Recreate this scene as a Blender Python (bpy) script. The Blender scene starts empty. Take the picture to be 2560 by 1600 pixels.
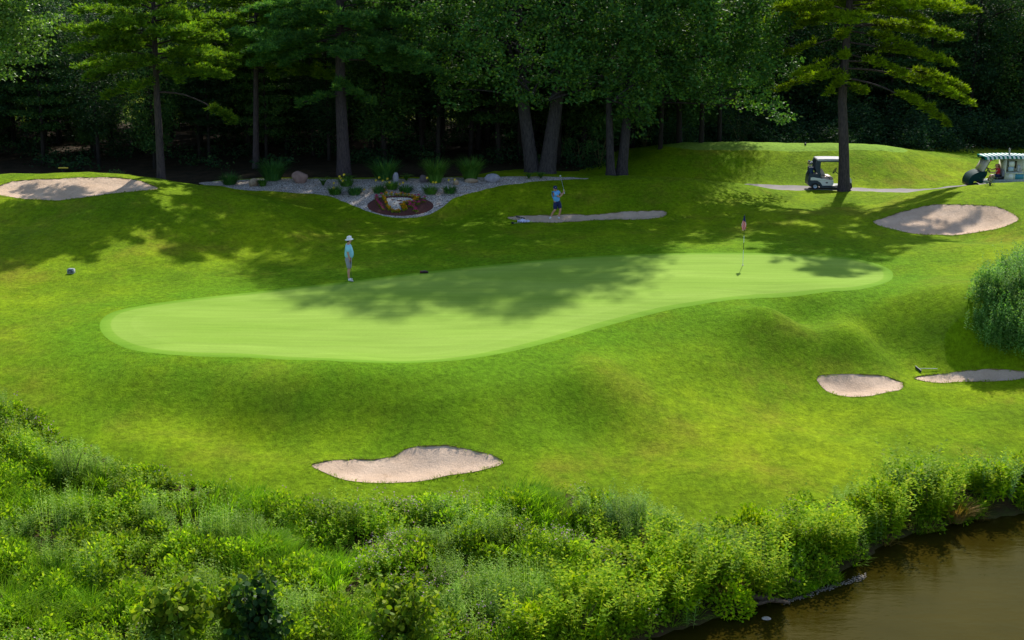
import bpy, math, random
import numpy as np
from mathutils import Vector, Matrix
R = math.radians
scene = bpy.context.scene
rng = np.random.default_rng(7)
random.seed(7)

# ------------------------------------------------------------------ camera, sky, sun, exposure
F, CX, CY, H, PITCH = 3500.0, 1280.0, 800.0, 12.2, R(14.11)
SUN_EL, SUN_AZ = R(42), R(14)          # azimuth measured from +Y towards +X
cam_data = bpy.data.cameras.new("camera")
cam = bpy.data.objects.new("camera", cam_data)
scene.collection.objects.link(cam)
cam.location = (0, 0, H)
cam.rotation_euler = (math.pi / 2 - PITCH, 0, 0)
cam_data.sensor_width = 36.0
cam_data.lens = F / 2560 * 36.0
cam_data.clip_start = 0.5
cam_data.clip_end = 4000
scene.camera = cam

world = bpy.data.worlds.new("World")
scene.world = world
world.use_nodes = True
wn = world.node_tree
sky = wn.nodes.new("ShaderNodeTexSky")
sky.sky_type = 'NISHITA'
sky.sun_disc = False
sky.sun_elevation = SUN_EL
sky.sun_rotation = SUN_AZ
wn.nodes["Background"].inputs[1].default_value = 0.15
wn.links.new(sky.outputs[0], wn.nodes["Background"].inputs[0])

sun_data = bpy.data.lights.new("sun", 'SUN')
sun_data.energy = 5.0
sun_data.angle = R(0.9)
sun_data.color = (1.0, 0.94, 0.84)
sun = bpy.data.objects.new("sun", sun_data)
scene.collection.objects.link(sun)
sv = Vector((math.sin(SUN_AZ) * math.cos(SUN_EL), math.cos(SUN_AZ) * math.cos(SUN_EL), math.sin(SUN_EL)))
sun.rotation_euler = sv.to_track_quat('Z', 'Y').to_euler()

scene.view_settings.view_transform = 'Standard'
scene.view_settings.look = 'None'
scene.view_settings.exposure = 0.6
scene.view_settings.gamma = 1.0
scene.view_settings.use_curve_mapping = False
scene.cycles.use_denoising = True
scene.cycles.max_bounces = 6
scene.cycles.diffuse_bounces = 3
scene.cycles.transmission_bounces = 3
scene.cycles.glossy_bounces = 3
scene.cycles.caustics_reflective = False
scene.cycles.caustics_refractive = False

# ------------------------------------------------------------------ pixel <-> world
cp, sp = math.cos(PITCH), math.sin(PITCH)
def ray(px, py):
    a, b = (px - CX) / F, (CY - py) / F
    return np.array((a, cp + b * sp, -sp + b * cp))
def at(px, py, z):
    d = ray(px, py)
    t = (z - H) / d[2]
    return np.array((d[0] * t, d[1] * t, z))
def col(px, Y, z):
    """point on pixel column px at ground distance Y and height z"""
    return np.array(((px - CX) / F * (Y * cp + (H - z) * sp), Y, z))
def aty(px, py, Y):
    """point on the ray through (px, py) at distance Y"""
    d = ray(px, py)
    return np.array((0, 0, H)) + d * (Y / d[1])

# ------------------------------------------------------------------ materials
def nodes(name):
    m = bpy.data.materials.new(name)
    m.use_nodes = True
    return m, m.node_tree, m.node_tree.nodes["Principled BSDF"]
def setin(node, **kw):
    for k, v in kw.items():
        node.inputs[k.replace('_', ' ')].default_value = v
def rgba(c): return (c[0], c[1], c[2], 1)
def noise(nt, scale, detail=4, rough=.6, vec=None, stretch=None):
    n = nt.nodes.new("ShaderNodeTexNoise")
    n.inputs["Scale"].default_value = scale
    n.inputs["Detail"].default_value = detail
    n.inputs["Roughness"].default_value = rough
    if vec is None:
        tc = nt.nodes.new("ShaderNodeTexCoord"); vec = tc.outputs["Object"]
    if stretch:
        mp = nt.nodes.new("ShaderNodeMapping")
        mp.inputs["Scale"].default_value = stretch
        nt.links.new(vec, mp.inputs["Vector"]); vec = mp.outputs[0]
    nt.links.new(vec, n.inputs["Vector"])
    return n.outputs["Fac"]
def ramp(nt, fac, stops):
    r = nt.nodes.new("ShaderNodeValToRGB")
    cr = r.color_ramp
    while len(cr.elements) < len(stops): cr.elements.new(0.5)
    for e, (p, c) in zip(cr.elements, stops):
        e.position = p; e.color = rgba(c) if not isinstance(c, (int, float)) else (c, c, c, 1)
    nt.links.new(fac, r.inputs[0])
    return r.outputs[0]
def mix(nt, fac, a, b, mode='MIX'):
    m = nt.nodes.new("ShaderNodeMix"); m.data_type = 'RGBA'; m.blend_type = mode
    for s, v in ((m.inputs[0], fac), (m.inputs[6], a), (m.inputs[7], b)):
        if hasattr(v, "links"): nt.links.new(v, s)
        else: s.default_value = v if isinstance(v, (int, float)) else rgba(v)
    return m.outputs[2]
def bump(nt, bs, fac, strength, dist):
    b = nt.nodes.new("ShaderNodeBump")
    b.inputs["Strength"].default_value = strength
    b.inputs["Distance"].default_value = dist
    nt.links.new(fac, b.inputs["Height"])
    nt.links.new(b.outputs[0], bs.inputs["Normal"])
def simple(name, c, rough=.7, c2=None, scale=6, metal=0, spec=.4, bmp=0, bscale=40, bdist=.01, coat=0):
    m, nt, bs = nodes(name)
    c2 = c2 or tuple(x * .8 for x in c)
    f = ramp(nt, noise(nt, scale), [(.35, 0), (.65, 1)])
    nt.links.new(mix(nt, f, c, c2), bs.inputs["Base Color"])
    setin(bs, Roughness=rough, Metallic=metal, Specular_IOR_Level=spec, Coat_Weight=coat)
    if bmp: bump(nt, bs, noise(nt, bscale), bmp, bdist)
    return m
def leafmat(name, c1, c2, c3=None, trans=.35, tcol=None, rough=.65, patch=.6, spec=.1):
    """leaves: colour varies leaf by leaf and clump by clump, part of the light passes through"""
    m, nt, bs = nodes(name)
    g = nt.nodes.new("ShaderNodeNewGeometry")
    per = ramp(nt, g.outputs["Random Per Island"], [(0, c1), (.6, c2), (1, c3 or c2)])
    n = ramp(nt, noise(nt, patch, 3), [(.35, .55), (.65, 1.25)])
    c = mix(nt, 1.0, per, n, 'MULTIPLY')
    nt.links.new(c, bs.inputs["Base Color"])
    setin(bs, Roughness=rough, Specular_IOR_Level=spec)
    tr = nt.nodes.new("ShaderNodeBsdfTranslucent")
    tc = mix(nt, 1.0, c, tcol or (1.3, 1.35, .5), 'MULTIPLY')
    nt.links.new(tc, tr.inputs[0])
    mx = nt.nodes.new("ShaderNodeMixShader"); mx.inputs[0].default_value = trans
    nt.links.new(bs.outputs[0], mx.inputs[1]); nt.links.new(tr.outputs[0], mx.inputs[2])
    nt.links.new(mx.outputs[0], nt.nodes["Material Output"].inputs[0])
    return m

# ------------------------------------------------------------------ mesh building
class Geo:
    def __init__(s): s.v, s.f, s.m, s.n = [], [], [], 0
    def add(s, v, f, mi=0):
        v = np.asarray(v, float).reshape(-1, 3); f = np.asarray(f, int)
        s.v.append(v); s.f.append(f + s.n); s.m.append(np.full(len(f), mi)); s.n += len(v)
        return s
    def tube(s, pts, rad, sides=8, mi=0, cap=True):
        pts = np.asarray(pts, float); n = len(pts)
        rad = np.broadcast_to(np.asarray(rad, float), (n,))
        t = np.gradient(pts, axis=0); t /= np.linalg.norm(t, axis=1)[:, None] + 1e-9
        ref = np.array((0, 0, 1.)) if abs(t[0][2]) < .9 else np.array((1., 0, 0))
        u = np.cross(t, ref); u /= np.linalg.norm(u, axis=1)[:, None] + 1e-9
        w = np.cross(t, u)
        a = np.arange(sides) / sides * 2 * np.pi
        v = pts[:, None] + rad[:, None, None] * (np.cos(a)[None, :, None] * u[:, None] + np.sin(a)[None, :, None] * w[:, None])
        i, j = np.meshgrid(np.arange(n - 1), np.arange(sides), indexing='ij')
        j2 = (j + 1) % sides
        f = np.stack((i * sides + j, i * sides + j2, (i + 1) * sides + j2, (i + 1) * sides + j), -1).reshape(-1, 4)
        s.add(v.reshape(-1, 3), f, mi)
        if cap:
            for k, flip in ((0, 1), (n - 1, 0)):
                c = np.vstack((v[k], pts[k]))
                ff = [(sides, (q + 1) % sides, q, q) if flip else (sides, q, (q + 1) % sides, (q + 1) % sides) for q in range(sides)]
                s.add(c, np.array(ff), mi)
        return s
    def leaves(s, p, d, nrm, L, Wd, mi=0, fold=.0):
        """diamond leaves: base p, direction d, face normal nrm, length L, width Wd (vectorised)"""
        p = np.asarray(p, float); n = len(p)
        d = d / (np.linalg.norm(d, axis=1)[:, None] + 1e-9)
        w = np.cross(d, nrm); w /= np.linalg.norm(w, axis=1)[:, None] + 1e-9
        L = np.broadcast_to(L, (n,))[:, None]; Wd = np.broadcast_to(Wd, (n,))[:, None]
        up = np.cross(w, d)
        mid = p + d * L * .45
        v = np.stack((p, mid + w * Wd * .5 + up * fold * L, p + d * L, mid - w * Wd * .5 + up * fold * L), 1).reshape(-1, 3)
        f = np.arange(n * 4).reshape(n, 4)
        return s.add(v, f, mi)
    def box(s, lo, hi, mi=0):
        (a, b, c), (d, e, g) = lo, hi
        v = [(a, b, c), (d, b, c), (d, e, c), (a, e, c), (a, b, g), (d, b, g), (d, e, g), (a, e, g)]
        return s.add(v, [(0, 3, 2, 1), (4, 5, 6, 7), (0, 1, 5, 4), (1, 2, 6, 5), (2, 3, 7, 6), (3, 0, 4, 7)], mi)
    def sphere(s, c, r, nu=10, nv=7, mi=0):
        c = np.asarray(c, float); r = np.broadcast_to(np.asarray(r, float), (3,))
        th = np.linspace(0, np.pi, nv + 1); ph = np.arange(nu) / nu * 2 * np.pi
        v = np.stack([np.outer(np.sin(th), np.cos(ph)), np.outer(np.sin(th), np.sin(ph)), np.outer(np.cos(th), np.ones(nu))], -1).reshape(-1, 3)
        f = [(i * nu + j, (i + 1) * nu + j, (i + 1) * nu + (j + 1) % nu, i * nu + (j + 1) % nu) for i in range(nv) for j in range(nu)]
        return s.add(v * r + c, f, mi)
    def prism(s, prof, y0, y1, mi=0):
        """profile of (x, z) points pushed from y0 to y1 (fan of quads and a capped n-gon by triangles)"""
        n = len(prof); pr = np.array(prof, float)
        a = np.column_stack((pr[:, 0], np.full(n, y0), pr[:, 1])); b = np.column_stack((pr[:, 0], np.full(n, y1), pr[:, 1]))
        v = np.vstack((a, b))
        f = [(i, (i + 1) % n, n + (i + 1) % n, n + i) for i in range(n)]
        s.add(v, f, mi)
        from mathutils.geometry import tessellate_polygon
        tri = tessellate_polygon([[Vector((x, z, 0)) for x, z in prof]])
        s.add(a, [(t[0], t[1], t[2], t[2]) for t in tri], mi)
        s.add(b, [(t[2], t[1], t[0], t[0]) for t in tri], mi)
        return s
    def mesh(s, name, mats, smooth=False):
        me = bpy.data.meshes.new(name)
        v = np.concatenate(s.v); mi = np.concatenate(s.m)
        f4 = [x if x.shape[1] == 4 else np.column_stack((x, x[:, -1])) for x in s.f]
        f = np.concatenate(f4)
        tri = (f[:, 2] == f[:, 3])
        tot = np.where(tri, 3, 4)
        start = np.concatenate(([0], np.cumsum(tot)[:-1]))
        keep = np.ones(f.shape, bool); keep[tri, 3] = False
        me.vertices.add(len(v)); me.vertices.foreach_set("co", v.ravel().astype(np.float32))
        li = f[keep]
        me.loops.add(len(li)); me.loops.foreach_set("vertex_index", li.astype(np.int32))
        me.polygons.add(len(f)); me.polygons.foreach_set("loop_start", start.astype(np.int32))
        me.polygons.foreach_set("material_index", mi.astype(np.int32))
        if smooth: me.polygons.foreach_set("use_smooth", np.ones(len(f), bool))
        for m in (mats if isinstance(mats, (list, tuple)) else [mats]): me.materials.append(m)
        me.update(calc_edges=True)
        return me
    def obj(s, name, mats, parent=None, smooth=False, loc=None):
        return link(name, s.mesh(name, mats, smooth), parent, loc)

def link(name, data, parent=None, loc=None):
    o = bpy.data.objects.new(name, data)
    scene.collection.objects.link(o)
    if parent: o.parent = parent
    if loc is not None: o.location = loc
    return o
def tag(o, label=None, cat=None, group=None, kind=None):
    if label: o["label"] = label
    if cat: o["category"] = cat
    if group: o["group"] = group
    if kind: o["kind"] = kind
    return o
def thing(name, label, cat, loc=(0, 0, 0), rz=0, group=None):
    o = link(name, None, None, tuple(float(c) for c in loc)); o.rotation_euler = (0, 0, rz); o.empty_display_size = .3
    return tag(o, label, cat, group)
def dup(root, loc, rz=0, label=None, scale=1.0, group=None):
    r = root.copy(); scene.collection.objects.link(r)
    r.location = tuple(float(c) for c in loc); r.rotation_euler = (0, 0, rz)
    r.scale = (scale,) * 3 if isinstance(scale, (int, float)) else scale
    if label: r["label"] = label
    if group: r["group"] = group
    for ch in list(root.children):
        c = ch.copy(); scene.collection.objects.link(c); c.parent = r
        for g in list(ch.children):
            d = g.copy(); scene.collection.objects.link(d); d.parent = c
    return r
def unit(v): return v / (np.linalg.norm(v, axis=-1, keepdims=True) + 1e-9)
def rdirs(n, up=0.0):
    d = rng.normal(size=(n, 3)); d[:, 2] += up
    return unit(d)
# ------------------------------------------------------------------ terrain: heights fitted through surveyed points
V = [  # seen points: pixel x, pixel y, height
 (250,810,0),(600,735,0),(900,690,0),(1300,650,.05),(1700,632,.1),(2100,650,.1),(2230,690,0),(1900,737,0),(1600,780,-.05),(1300,855,-.1),
 (1000,905,-.15),(600,895,-.1),(720,906,-.13),(500,893,-.1),(660,925,-.2),(350,875,-.1),(900,800,0),(1500,710,.05),(2000,690,.05),(600,820,-.03),(1200,740,0),
 (0,750,.05),(0,850,-.2),(0,950,-.6),(150,900,-.35),(100,700,.2),(0,640,.6),(0,550,1.2),(0,437,2.0),(200,434,2.15),(200,510,1.65),
 (400,455,1.95),(400,560,1.05),(400,640,.4),(300,690,.15),(550,470,1.5),(640,490,1.3),(720,522,.9),(762,570,.42),(745,625,.12),(560,640,.15),(600,580,.6),(120,560,1.15),
 (830,540,.22),(800,580,.12),(1000,545,.0),(1000,488,.72),(1000,455,1.0),(700,455,.85),(1300,447,.95),(860,440,1.0),(1340,435,1.0),(1540,440,.9),(830,490,.55),(1150,488,.75),(1200,520,.35),
 (900,640,.02),(900,590,.03),(1200,600,.05),(1200,560,.07),(1500,580,.05),(1800,600,.1),(1300,470,.85),(1500,447,1.05),(1700,450,1.0),(1850,460,.72),
 (1400,520,.3),(1600,505,.4),(1400,556,.0),(1600,550,.02),(1750,500,.45),(1900,490,.38),(1900,560,.1),(2050,520,.2),(2110,478,.3),(2000,480,.3),
 (2182,555,.3),(2300,592,.1),(2450,592,.15),(2370,511,.95),(2370,488,1.15),(2464,458,1.35),(2560,455,1.4),(2325,476,.62),(2250,505,.5),(2540,560,.75),(2560,620,.55),(2414,464,1.1),
 (2200,471,.05),(2330,474,.0),(2010,466,.15),(1880,459,.15),
 (1560,395,.9),(1560,440,.85),(1650,420,.8),(1700,372,1.6),(1900,374,1.65),(2110,374,1.65),(2220,380,1.45),(1750,430,.7),(2000,430,.65),(2200,450,.35),(2330,430,.4),
 (1700,358,1.6),(1900,357,1.62),(2110,358,1.62),(2200,363,1.45),(2300,379,1.05),(2380,395,.65),(2480,405,.4),(2560,412,.3),(1620,372,1.35),
 (2300,700,.15),(2400,650,.35),(2450,800,-.1),(2100,760,-.1),(2100,795,-.12),(1960,800,-.15),(2200,880,-1.45),(2050,875,-1.4),(1900,835,-.45),(2100,930,-1.6),(2050,950,-1.7),(2250,965,-1.75),(2160,995,-1.85),
 (2400,925,-1.65),(2500,955,-1.75),(2420,815,-.3),(2450,890,-1.25),(2560,890,-1.2),(1800,840,-.55),(1750,900,-.95),(1900,1000,-1.75),(1700,1000,-1.45),(1600,900,-.8),(2350,840,-.8),
 (1400,930,-.5),(1500,900,-.5),(1500,990,-1.0),(1450,1050,-1.55),(1650,960,-1.25),(1350,980,-.75),(1700,1100,-1.85),(2000,1100,-1.95),(2300,1050,-1.95),(2560,1080,-2.0),(1400,1130,-1.75),(1600,1200,-2.05),(1900,1200,-2.1),
 (1200,920,-.18),(1000,950,-.2),(800,950,-.2),(600,950,-.25),(400,930,-.25),(900,1060,-1.25),(1100,1085,-1.4),(700,1050,-1.2),(500,1030,-1.25),(600,1075,-1.45),(350,1040,-1.2),(400,1000,-.85),(850,1145,-1.65),(1200,1120,-1.6),(1000,1210,-1.9),
 (600,1150,-1.7),(400,1100,-1.5),(200,1050,-1.25),(200,980,-.85),(0,1050,-1.15),(150,1150,-1.7),
 (0,1300,-2.0),(0,1600,-2.3),(500,1300,-2.1),(500,1600,-2.4),(1000,1350,-2.2),(1000,1600,-2.4),(1400,1350,-2.2),(1400,1500,-2.3),(1700,1350,-2.3),(-300,1000,-.8),(-300,800,.1),(-300,1400,-2),
 (-300,560,1.2),(-300,440,1.7),(2200,1150,-2.1),(2500,1180,-2.3),(2900,1100,-2.2),(2900,900,-1.2),(2900,700,.5),(2900,550,1.0),
]
D = [  # points hidden behind the crests: pixel column, distance, height
 (0,74,.9),(200,75,.7),(400,74.5,.7),(550,75,.6),(640,73.5,.55),(800,70.5,.3),(1500,80,.6),(1700,80,.3),(1850,78.6,.2),
 (2450,79,-.1),(2560,80,-.1),(2560,85,.15),(2400,82,.15),(2700,82,0),(2900,84,.3),
 (1700,95,.3),(1900,96,.3),(2110,96,.3),(2300,96,.1),(2560,96,0),(1560,94,.5),(1300,90,.6),(900,90,.6),(500,90,.5),(100,90,.5),(-200,90,.5),(2900,97,0),
 (0,105,.3),(600,105,.3),(1280,105,.3),(1900,107,.2),(2560,107,0),
]
CP = np.array([at(*q) for q in V] + [col(*q) for q in D])
RC = 1.8
def _k(a, b): return np.sqrt(((a[:, None, :] - b[None]) ** 2).sum(-1) + RC * RC)
_K = _k(CP[:, :2], CP[:, :2]); NC = len(CP)
_A = np.zeros((NC + 3, NC + 3)); _A[:NC, :NC] = _K - np.eye(NC) * 0.04
_A[:NC, NC] = 1; _A[:NC, NC + 1:] = CP[:, :2]; _A[NC:, :NC] = _A[:NC, NC:].T
_w = np.linalg.solve(_A, np.concatenate((CP[:, 2], np.zeros(3))))
def rbf(xy):
    out = np.empty(len(xy))
    for i in range(0, len(xy), 20000):
        q = xy[i:i + 20000]
        out[i:i + 20000] = _k(q, CP[:, :2]) @ _w[:NC] + _w[NC] + q @ _w[NC + 1:]
    return out
WATER = -2.8
bank_px = [(3000,1190),(2800,1245),(2560,1288),(2400,1308),(2240,1350),(2150,1408),(2060,1450),(1950,1500),(1850,1530),(1700,1580),(1600,1605),(1450,1660),(1300,1720),(1000,1800),(500,1900)]
BANK = np.array([at(x, y, WATER)[:2] for x, y in bank_px])
BANK = np.vstack((np.array([(60., BANK[0][1] + 6)]), BANK, np.array([(-60., 17.)])))
def seg_dist(P, poly, closed=True):
    best = np.full(len(P), 1e9); near = np.zeros_like(P)
    m = len(poly) if closed else len(poly) - 1
    for i in range(m):
        a, b = poly[i], poly[(i + 1) % len(poly)]
        ab = b - a; t = np.clip(((P - a) @ ab) / (ab @ ab + 1e-12), 0, 1)
        q = a + t[:, None] * ab; d = np.hypot(*(P - q).T)
        k = d < best; best[k] = d[k]; near[k] = q[k]
    return best, near
def inside(P, poly):
    c = np.zeros(len(P), bool); x, y = P.T
    for i in range(len(poly)):
        (x1, y1), (x2, y2) = poly[i], poly[i - 1]
        k = (y1 > y) != (y2 > y)
        c ^= k & (x < (x2 - x1) * (y - y1) / (y2 - y1 + 1e-15) + x1)
    return c
RIVER = np.vstack((BANK, np.array([(-60., -60.), (60., -60.)])))
def sstep(x, a, b):
    t = np.clip((x - a) / (b - a), 0, 1); return t * t * (3 - 2 * t)
_GR = np.array([at(x, y, 0)[:2] for x, y in [(249,815),(320,770),(530,741),(850,707),(1270,658),(1590,635),(1900,633),(2117,643),(2232,688),(2180,718),(2010,738),(1800,753),(1630,785),(1460,830),(1270,880),(1060,906),(850,904),(530,892),(350,878)]])
def rough_zone(xy):
    d, _ = seg_dist(xy, _GR); d = np.where(inside(xy, _GR), 0, d)
    return sstep(d, .8, 4.0)
_BP = [(2060,800,2.3,.32),(1900,800,1.4,.15),(1500,890,2.6,.2),(1330,900,1.3,.12),(1130,985,2.2,.22),(450,1005,1.9,.2),(820,1000,1.7,.08),(2330,770,1.5,.24),(2110,910,2.2,-.2),(2360,885,1.2,-.2),(640,1085,2,-.2),(1480,1030,2.2,-.16),(1120,1090,1.3,-.12),
 (300,560,2.3,.2),(100,630,1.9,-.16),(560,600,2.0,-.14),(1700,515,2.4,.22),(1300,500,2.2,.18),(2330,640,2.0,.2),(2480,660,1.5,.15),(2450,1010,1.5,.14),(1750,1040,1.7,.16),(1950,1120,1.6,-.1),(200,1010,1.4,.12),(1650,920,1.3,-.14),(2000,560,1.8,.15),(1000,590,1.8,.1)]
BUMPS = [(*at(px, py, -.2)[:2], r, a_) for px, py, r, a_ in _BP]
def base(xy):
    xy = np.asarray(xy, float)
    z = rbf(xy)
    x, y = xy.T
    # small swells and tufty hollows of the rough
    a1 = np.sin(.9 * x + 1.7 * np.sin(.45 * y + 1)) * np.sin(.8 * y + 1.4 * np.sin(.5 * x)); a2 = np.sin(2.3 * x + 2 * np.sin(1.1 * y)) * np.sin(1.9 * y + 2 * np.sin(1.3 * x + 2)); a3 = np.sin(5.1 * x + 2 * np.sin(2.7 * y)) * np.sin(4.3 * y + 2 * np.sin(3.1 * x))
    z = z + (.035 * a1 + .022 * a2 + .009 * a3) * rough_zone(xy)
    for bx_, by_, br_, ba_ in BUMPS: z = z + ba_ * np.exp(-((x - bx_) ** 2 + (y - by_) ** 2) / (br_ * br_)) * np.clip(rough_zone(xy) * 3, 0, 1)
    # beyond the surveyed ground the land levels out
    w = np.maximum(sstep(np.abs(x), 40, 60), np.maximum(sstep(y, 98, 112), 0))
    z = z * (1 - w) + w * (0.25 - 2.2 * sstep(45 - y, 0, 12) * (y < 60))
    near = sstep(y, 20, 27); z = z * near + (1 - near) * -2.4
    d, _ = seg_dist(xy, BANK, False)
    s = np.where(inside(xy, RIVER), -d, d)
    t = sstep(s, -1.6, 1.3)
    zb = z * t + -3.9 * (1 - t)
    return np.where(s < 1.3, np.where(s < 0, np.minimum(zb, WATER - .02 + s * .35), np.maximum(np.minimum(zb, z), WATER + s * .35)), z)
def base1(x, y): return float(base(np.array([[x, y]]))[0])
def hit(px, py, t0=24.0, t1=140.0):
    d = ray(px, py); ts = np.arange(t0, t1, .25)
    P = np.array((0, 0, H)) + ts[:, None] * d
    g = P[:, 2] - base(P[:, :2])
    k = np.argmax(g < 0)
    if g[k] >= 0: k = len(ts) - 1
    a, b = ts[max(k - 1, 0)], ts[k]
    ga, gb = g[max(k - 1, 0)], g[k]
    t = a + (b - a) * (ga / (ga - gb + 1e-9)) if k else a
    p = np.array((0, 0, H)) + t * d
    return p
def smooth_poly(P, k=4):
    """closed Catmull-Rom through the points"""
    P = np.asarray(P, float); n = len(P); out = []
    for i in range(n):
        p0, p1, p2, p3 = P[i - 1], P[i], P[(i + 1) % n], P[(i + 2) % n]
        for j in range(k):
            t = j / k
            out.append(.5 * (2 * p1 + (p2 - p0) * t + (2 * p0 - 5 * p1 + 4 * p2 - p3) * t * t + (3 * p1 - p0 - 3 * p2 + p3) * t ** 3))
    return np.array(out)
def zone(px, k=4): return smooth_poly([hit(x, y)[:2] for x, y in px], k)

g_ = 2560 / 2419
GREEN = zone([(x * g_, y * g_) for x, y in [(235,770),(250,745),(300,728),(400,712),(500,700),(600,690),(700,678),(800,668),(900,655),(1000,643),(1100,632),(1200,622),(1300,612),(1400,605),(1500,601),(1600,598),(1700,597),(1800,598),(1900,602),(2000,608),(2060,620),(2100,635),(2110,650),(2100,665),(2060,678),(2000,687),(1900,697),(1800,703),(1700,712),(1600,728),(1540,742),(1450,765),(1380,785),(1300,808),(1200,832),(1100,849),(1000,856),(900,857),(800,854),(700,850),(600,845),(500,843),(400,838),(330,830),(280,815),(248,795)]], 2)
BK = [
 [(-15,478),(0,464),(40,452),(100,447),(190,444),(290,443),(350,452),(397,472),(340,478),(270,485),(200,495),(140,502),(90,499),(40,495),(0,488)],
 [(1268,543),(1300,539),(1340,538),(1380,538),(1415,535),(1480,537),(1540,531),(1590,528),(1650,526),(1668,533),(1655,543),(1620,548),(1560,549),(1480,551),(1420,555),(1350,556),(1300,552),(1275,548)],
 [(2182,556),(2200,548),(2250,530),(2310,515),(2370,511),(2450,513),(2510,522),(2546,545),(2535,557),(2490,573),(2430,583),(2360,588),(2290,585),(2230,573)],
 [(777,1163),(790,1157),(815,1152),(850,1150),(900,1148),(950,1147),(985,1140),(1010,1125),(1040,1116),(1085,1114),(1110,1112),(1150,1119),(1190,1128),(1230,1137),(1258,1153),(1255,1162),(1220,1172),(1160,1184),(1120,1189),(1080,1199),(1030,1206),(950,1208),(880,1204),(830,1190),(795,1175)],
 [(2041,943),(2070,936),(2110,935),(2160,936),(2200,938),(2230,946),(2255,956),(2258,967),(2245,977),(2200,985),(2160,992),(2110,991),(2070,980),(2050,962)],
 [(2284,946),(2310,938),(2380,931),(2440,925),(2500,923),(2560,928),(2600,936),(2560,946),(2510,952),(2440,954),(2380,956),(2320,955)],
]
BUNK = [zone(b, 3) for b in BK]
BDEP = [.12, .12, .18, .12, .12, .1]
GRAV = zone([(495,458),(560,466),(610,475),(700,479),(780,484),(830,492),(870,508),(910,525),(960,540),(1010,545),(1060,540),(1095,525),(1118,508),(1135,495),(1175,483),(1240,467),(1300,459),(1400,450),(1480,446),(1400,443),(1280,441),(1150,444),(1050,447),(900,448),(800,447),(700,446),(600,450),(540,453)], 3)
PATH = smooth_poly([q[:2] for q in (col(1700,79.2,0),col(1800,79.0,0),hit(1870,459),hit(1950,463),hit(2025,465),hit(2130,469),hit(2250,471),hit(2330,471.5),col(2450,81.5,0),col(2560,82.0,0),col(2900,83.2,0),col(2900,80.6,0),col(2560,79.6,0),col(2450,79.0,0),col(2330,77.2,0),col(2250,76.7,0),col(2130,77.0,0),col(2025,77.3,0),col(1950,77.5,0),col(1870,77.6,0),col(1800,77.4,0),col(1700,77.4,0))], 3)
TEE = smooth_poly([q[:2] for q in (hit(1660,366),hit(1720,373),hit(1800,375),hit(1900,376),hit(2100,377),hit(2200,377),hit(2260,381),col(2262,88,0),col(2200,91,0),col(1900,91.5,0),col(1700,91,0),col(1640,89,0))], 3)

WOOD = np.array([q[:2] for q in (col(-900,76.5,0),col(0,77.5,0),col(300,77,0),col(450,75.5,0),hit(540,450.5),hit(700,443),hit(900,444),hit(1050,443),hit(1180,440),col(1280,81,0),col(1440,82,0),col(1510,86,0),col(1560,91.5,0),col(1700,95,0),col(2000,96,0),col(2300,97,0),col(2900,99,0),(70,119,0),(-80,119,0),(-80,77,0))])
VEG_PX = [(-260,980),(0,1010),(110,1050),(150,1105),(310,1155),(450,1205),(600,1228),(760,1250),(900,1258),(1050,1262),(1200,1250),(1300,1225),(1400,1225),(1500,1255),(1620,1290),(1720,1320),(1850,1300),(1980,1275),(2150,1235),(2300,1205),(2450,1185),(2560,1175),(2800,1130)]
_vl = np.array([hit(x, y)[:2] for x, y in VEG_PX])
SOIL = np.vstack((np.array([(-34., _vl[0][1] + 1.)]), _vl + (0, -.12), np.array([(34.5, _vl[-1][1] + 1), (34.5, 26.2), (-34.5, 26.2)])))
# fine grid with coarse skirts out to the horizon
gx = np.concatenate((-np.geomspace(900, 37, 16), np.arange(-35, 35.01, .2), np.geomspace(37, 900, 16)))
gy = np.concatenate((-np.geomspace(300, 5, 8), np.linspace(0, 25, 11), np.arange(26, 92.01, .2), np.geomspace(93, 1500, 34)))
nx, ny = len(gx), len(gy)
X, Y = np.meshgrid(gx, gy, indexing='ij')
P = np.column_stack((X.ravel(), Y.ravel())); lock = np.zeros(len(P), bool)
fine = (np.abs(P[:, 0]) < 35) & (P[:, 1] > 26) & (P[:, 1] < 92)
signs, polys = [], BUNK + [GREEN, GRAV, PATH, TEE, WOOD, SOIL]
for poly in polys:
    lo, hi = poly.min(0) - 1, poly.max(0) + 1
    idx = np.where((P[:, 0] > lo[0]) & (P[:, 0] < hi[0]) & (P[:, 1] > lo[1]) & (P[:, 1] < hi[1]))[0]
    d, q = seg_dist(P[idx], poly); ins = inside(P[idx], poly)
    snap = (d < .11) & ~lock[idx] & fine[idx]
    P[idx[snap]] = q[snap]; lock[idx[snap]] = True
    s = np.full(len(P), -1, np.int8); s[idx] = np.where(ins, 1, -1); s[idx[snap]] = 0
    signs.append(s)
sd_green, _ = seg_dist(P, GREEN); sd_green = np.where(inside(P, GREEN), -sd_green, sd_green)
Z = base(P)
def dig(xy, z):
    """sink the sand below the turf"""
    z = z.copy()
    for poly, dep in zip(BUNK, BDEP):
        lo, hi = poly.min(0), poly.max(0)
        k = np.where((xy[:, 0] > lo[0]) & (xy[:, 0] < hi[0]) & (xy[:, 1] > lo[1]) & (xy[:, 1] < hi[1]))[0]
        if not len(k): continue
        k = k[inside(xy[k], poly)]
        if not len(k): continue
        d, _ = seg_dist(xy[k], poly)
        z[k] -= .03 + dep * sstep(d, 0, 1.0)
    return z
def height(x, y):
    xy = np.array([[x, y]], float)
    return float(dig(xy, base(xy))[0])
Z2 = dig(P, Z)
I, J = np.meshgrid(np.arange(nx - 1), np.arange(ny - 1), indexing='ij')
a = (I * ny + J).ravel(); b = a + ny; c = b + 1; d = a + 1
S = np.stack(signs)
flip = ((S[:, a] * S[:, c]) < 0).any(0)
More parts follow.
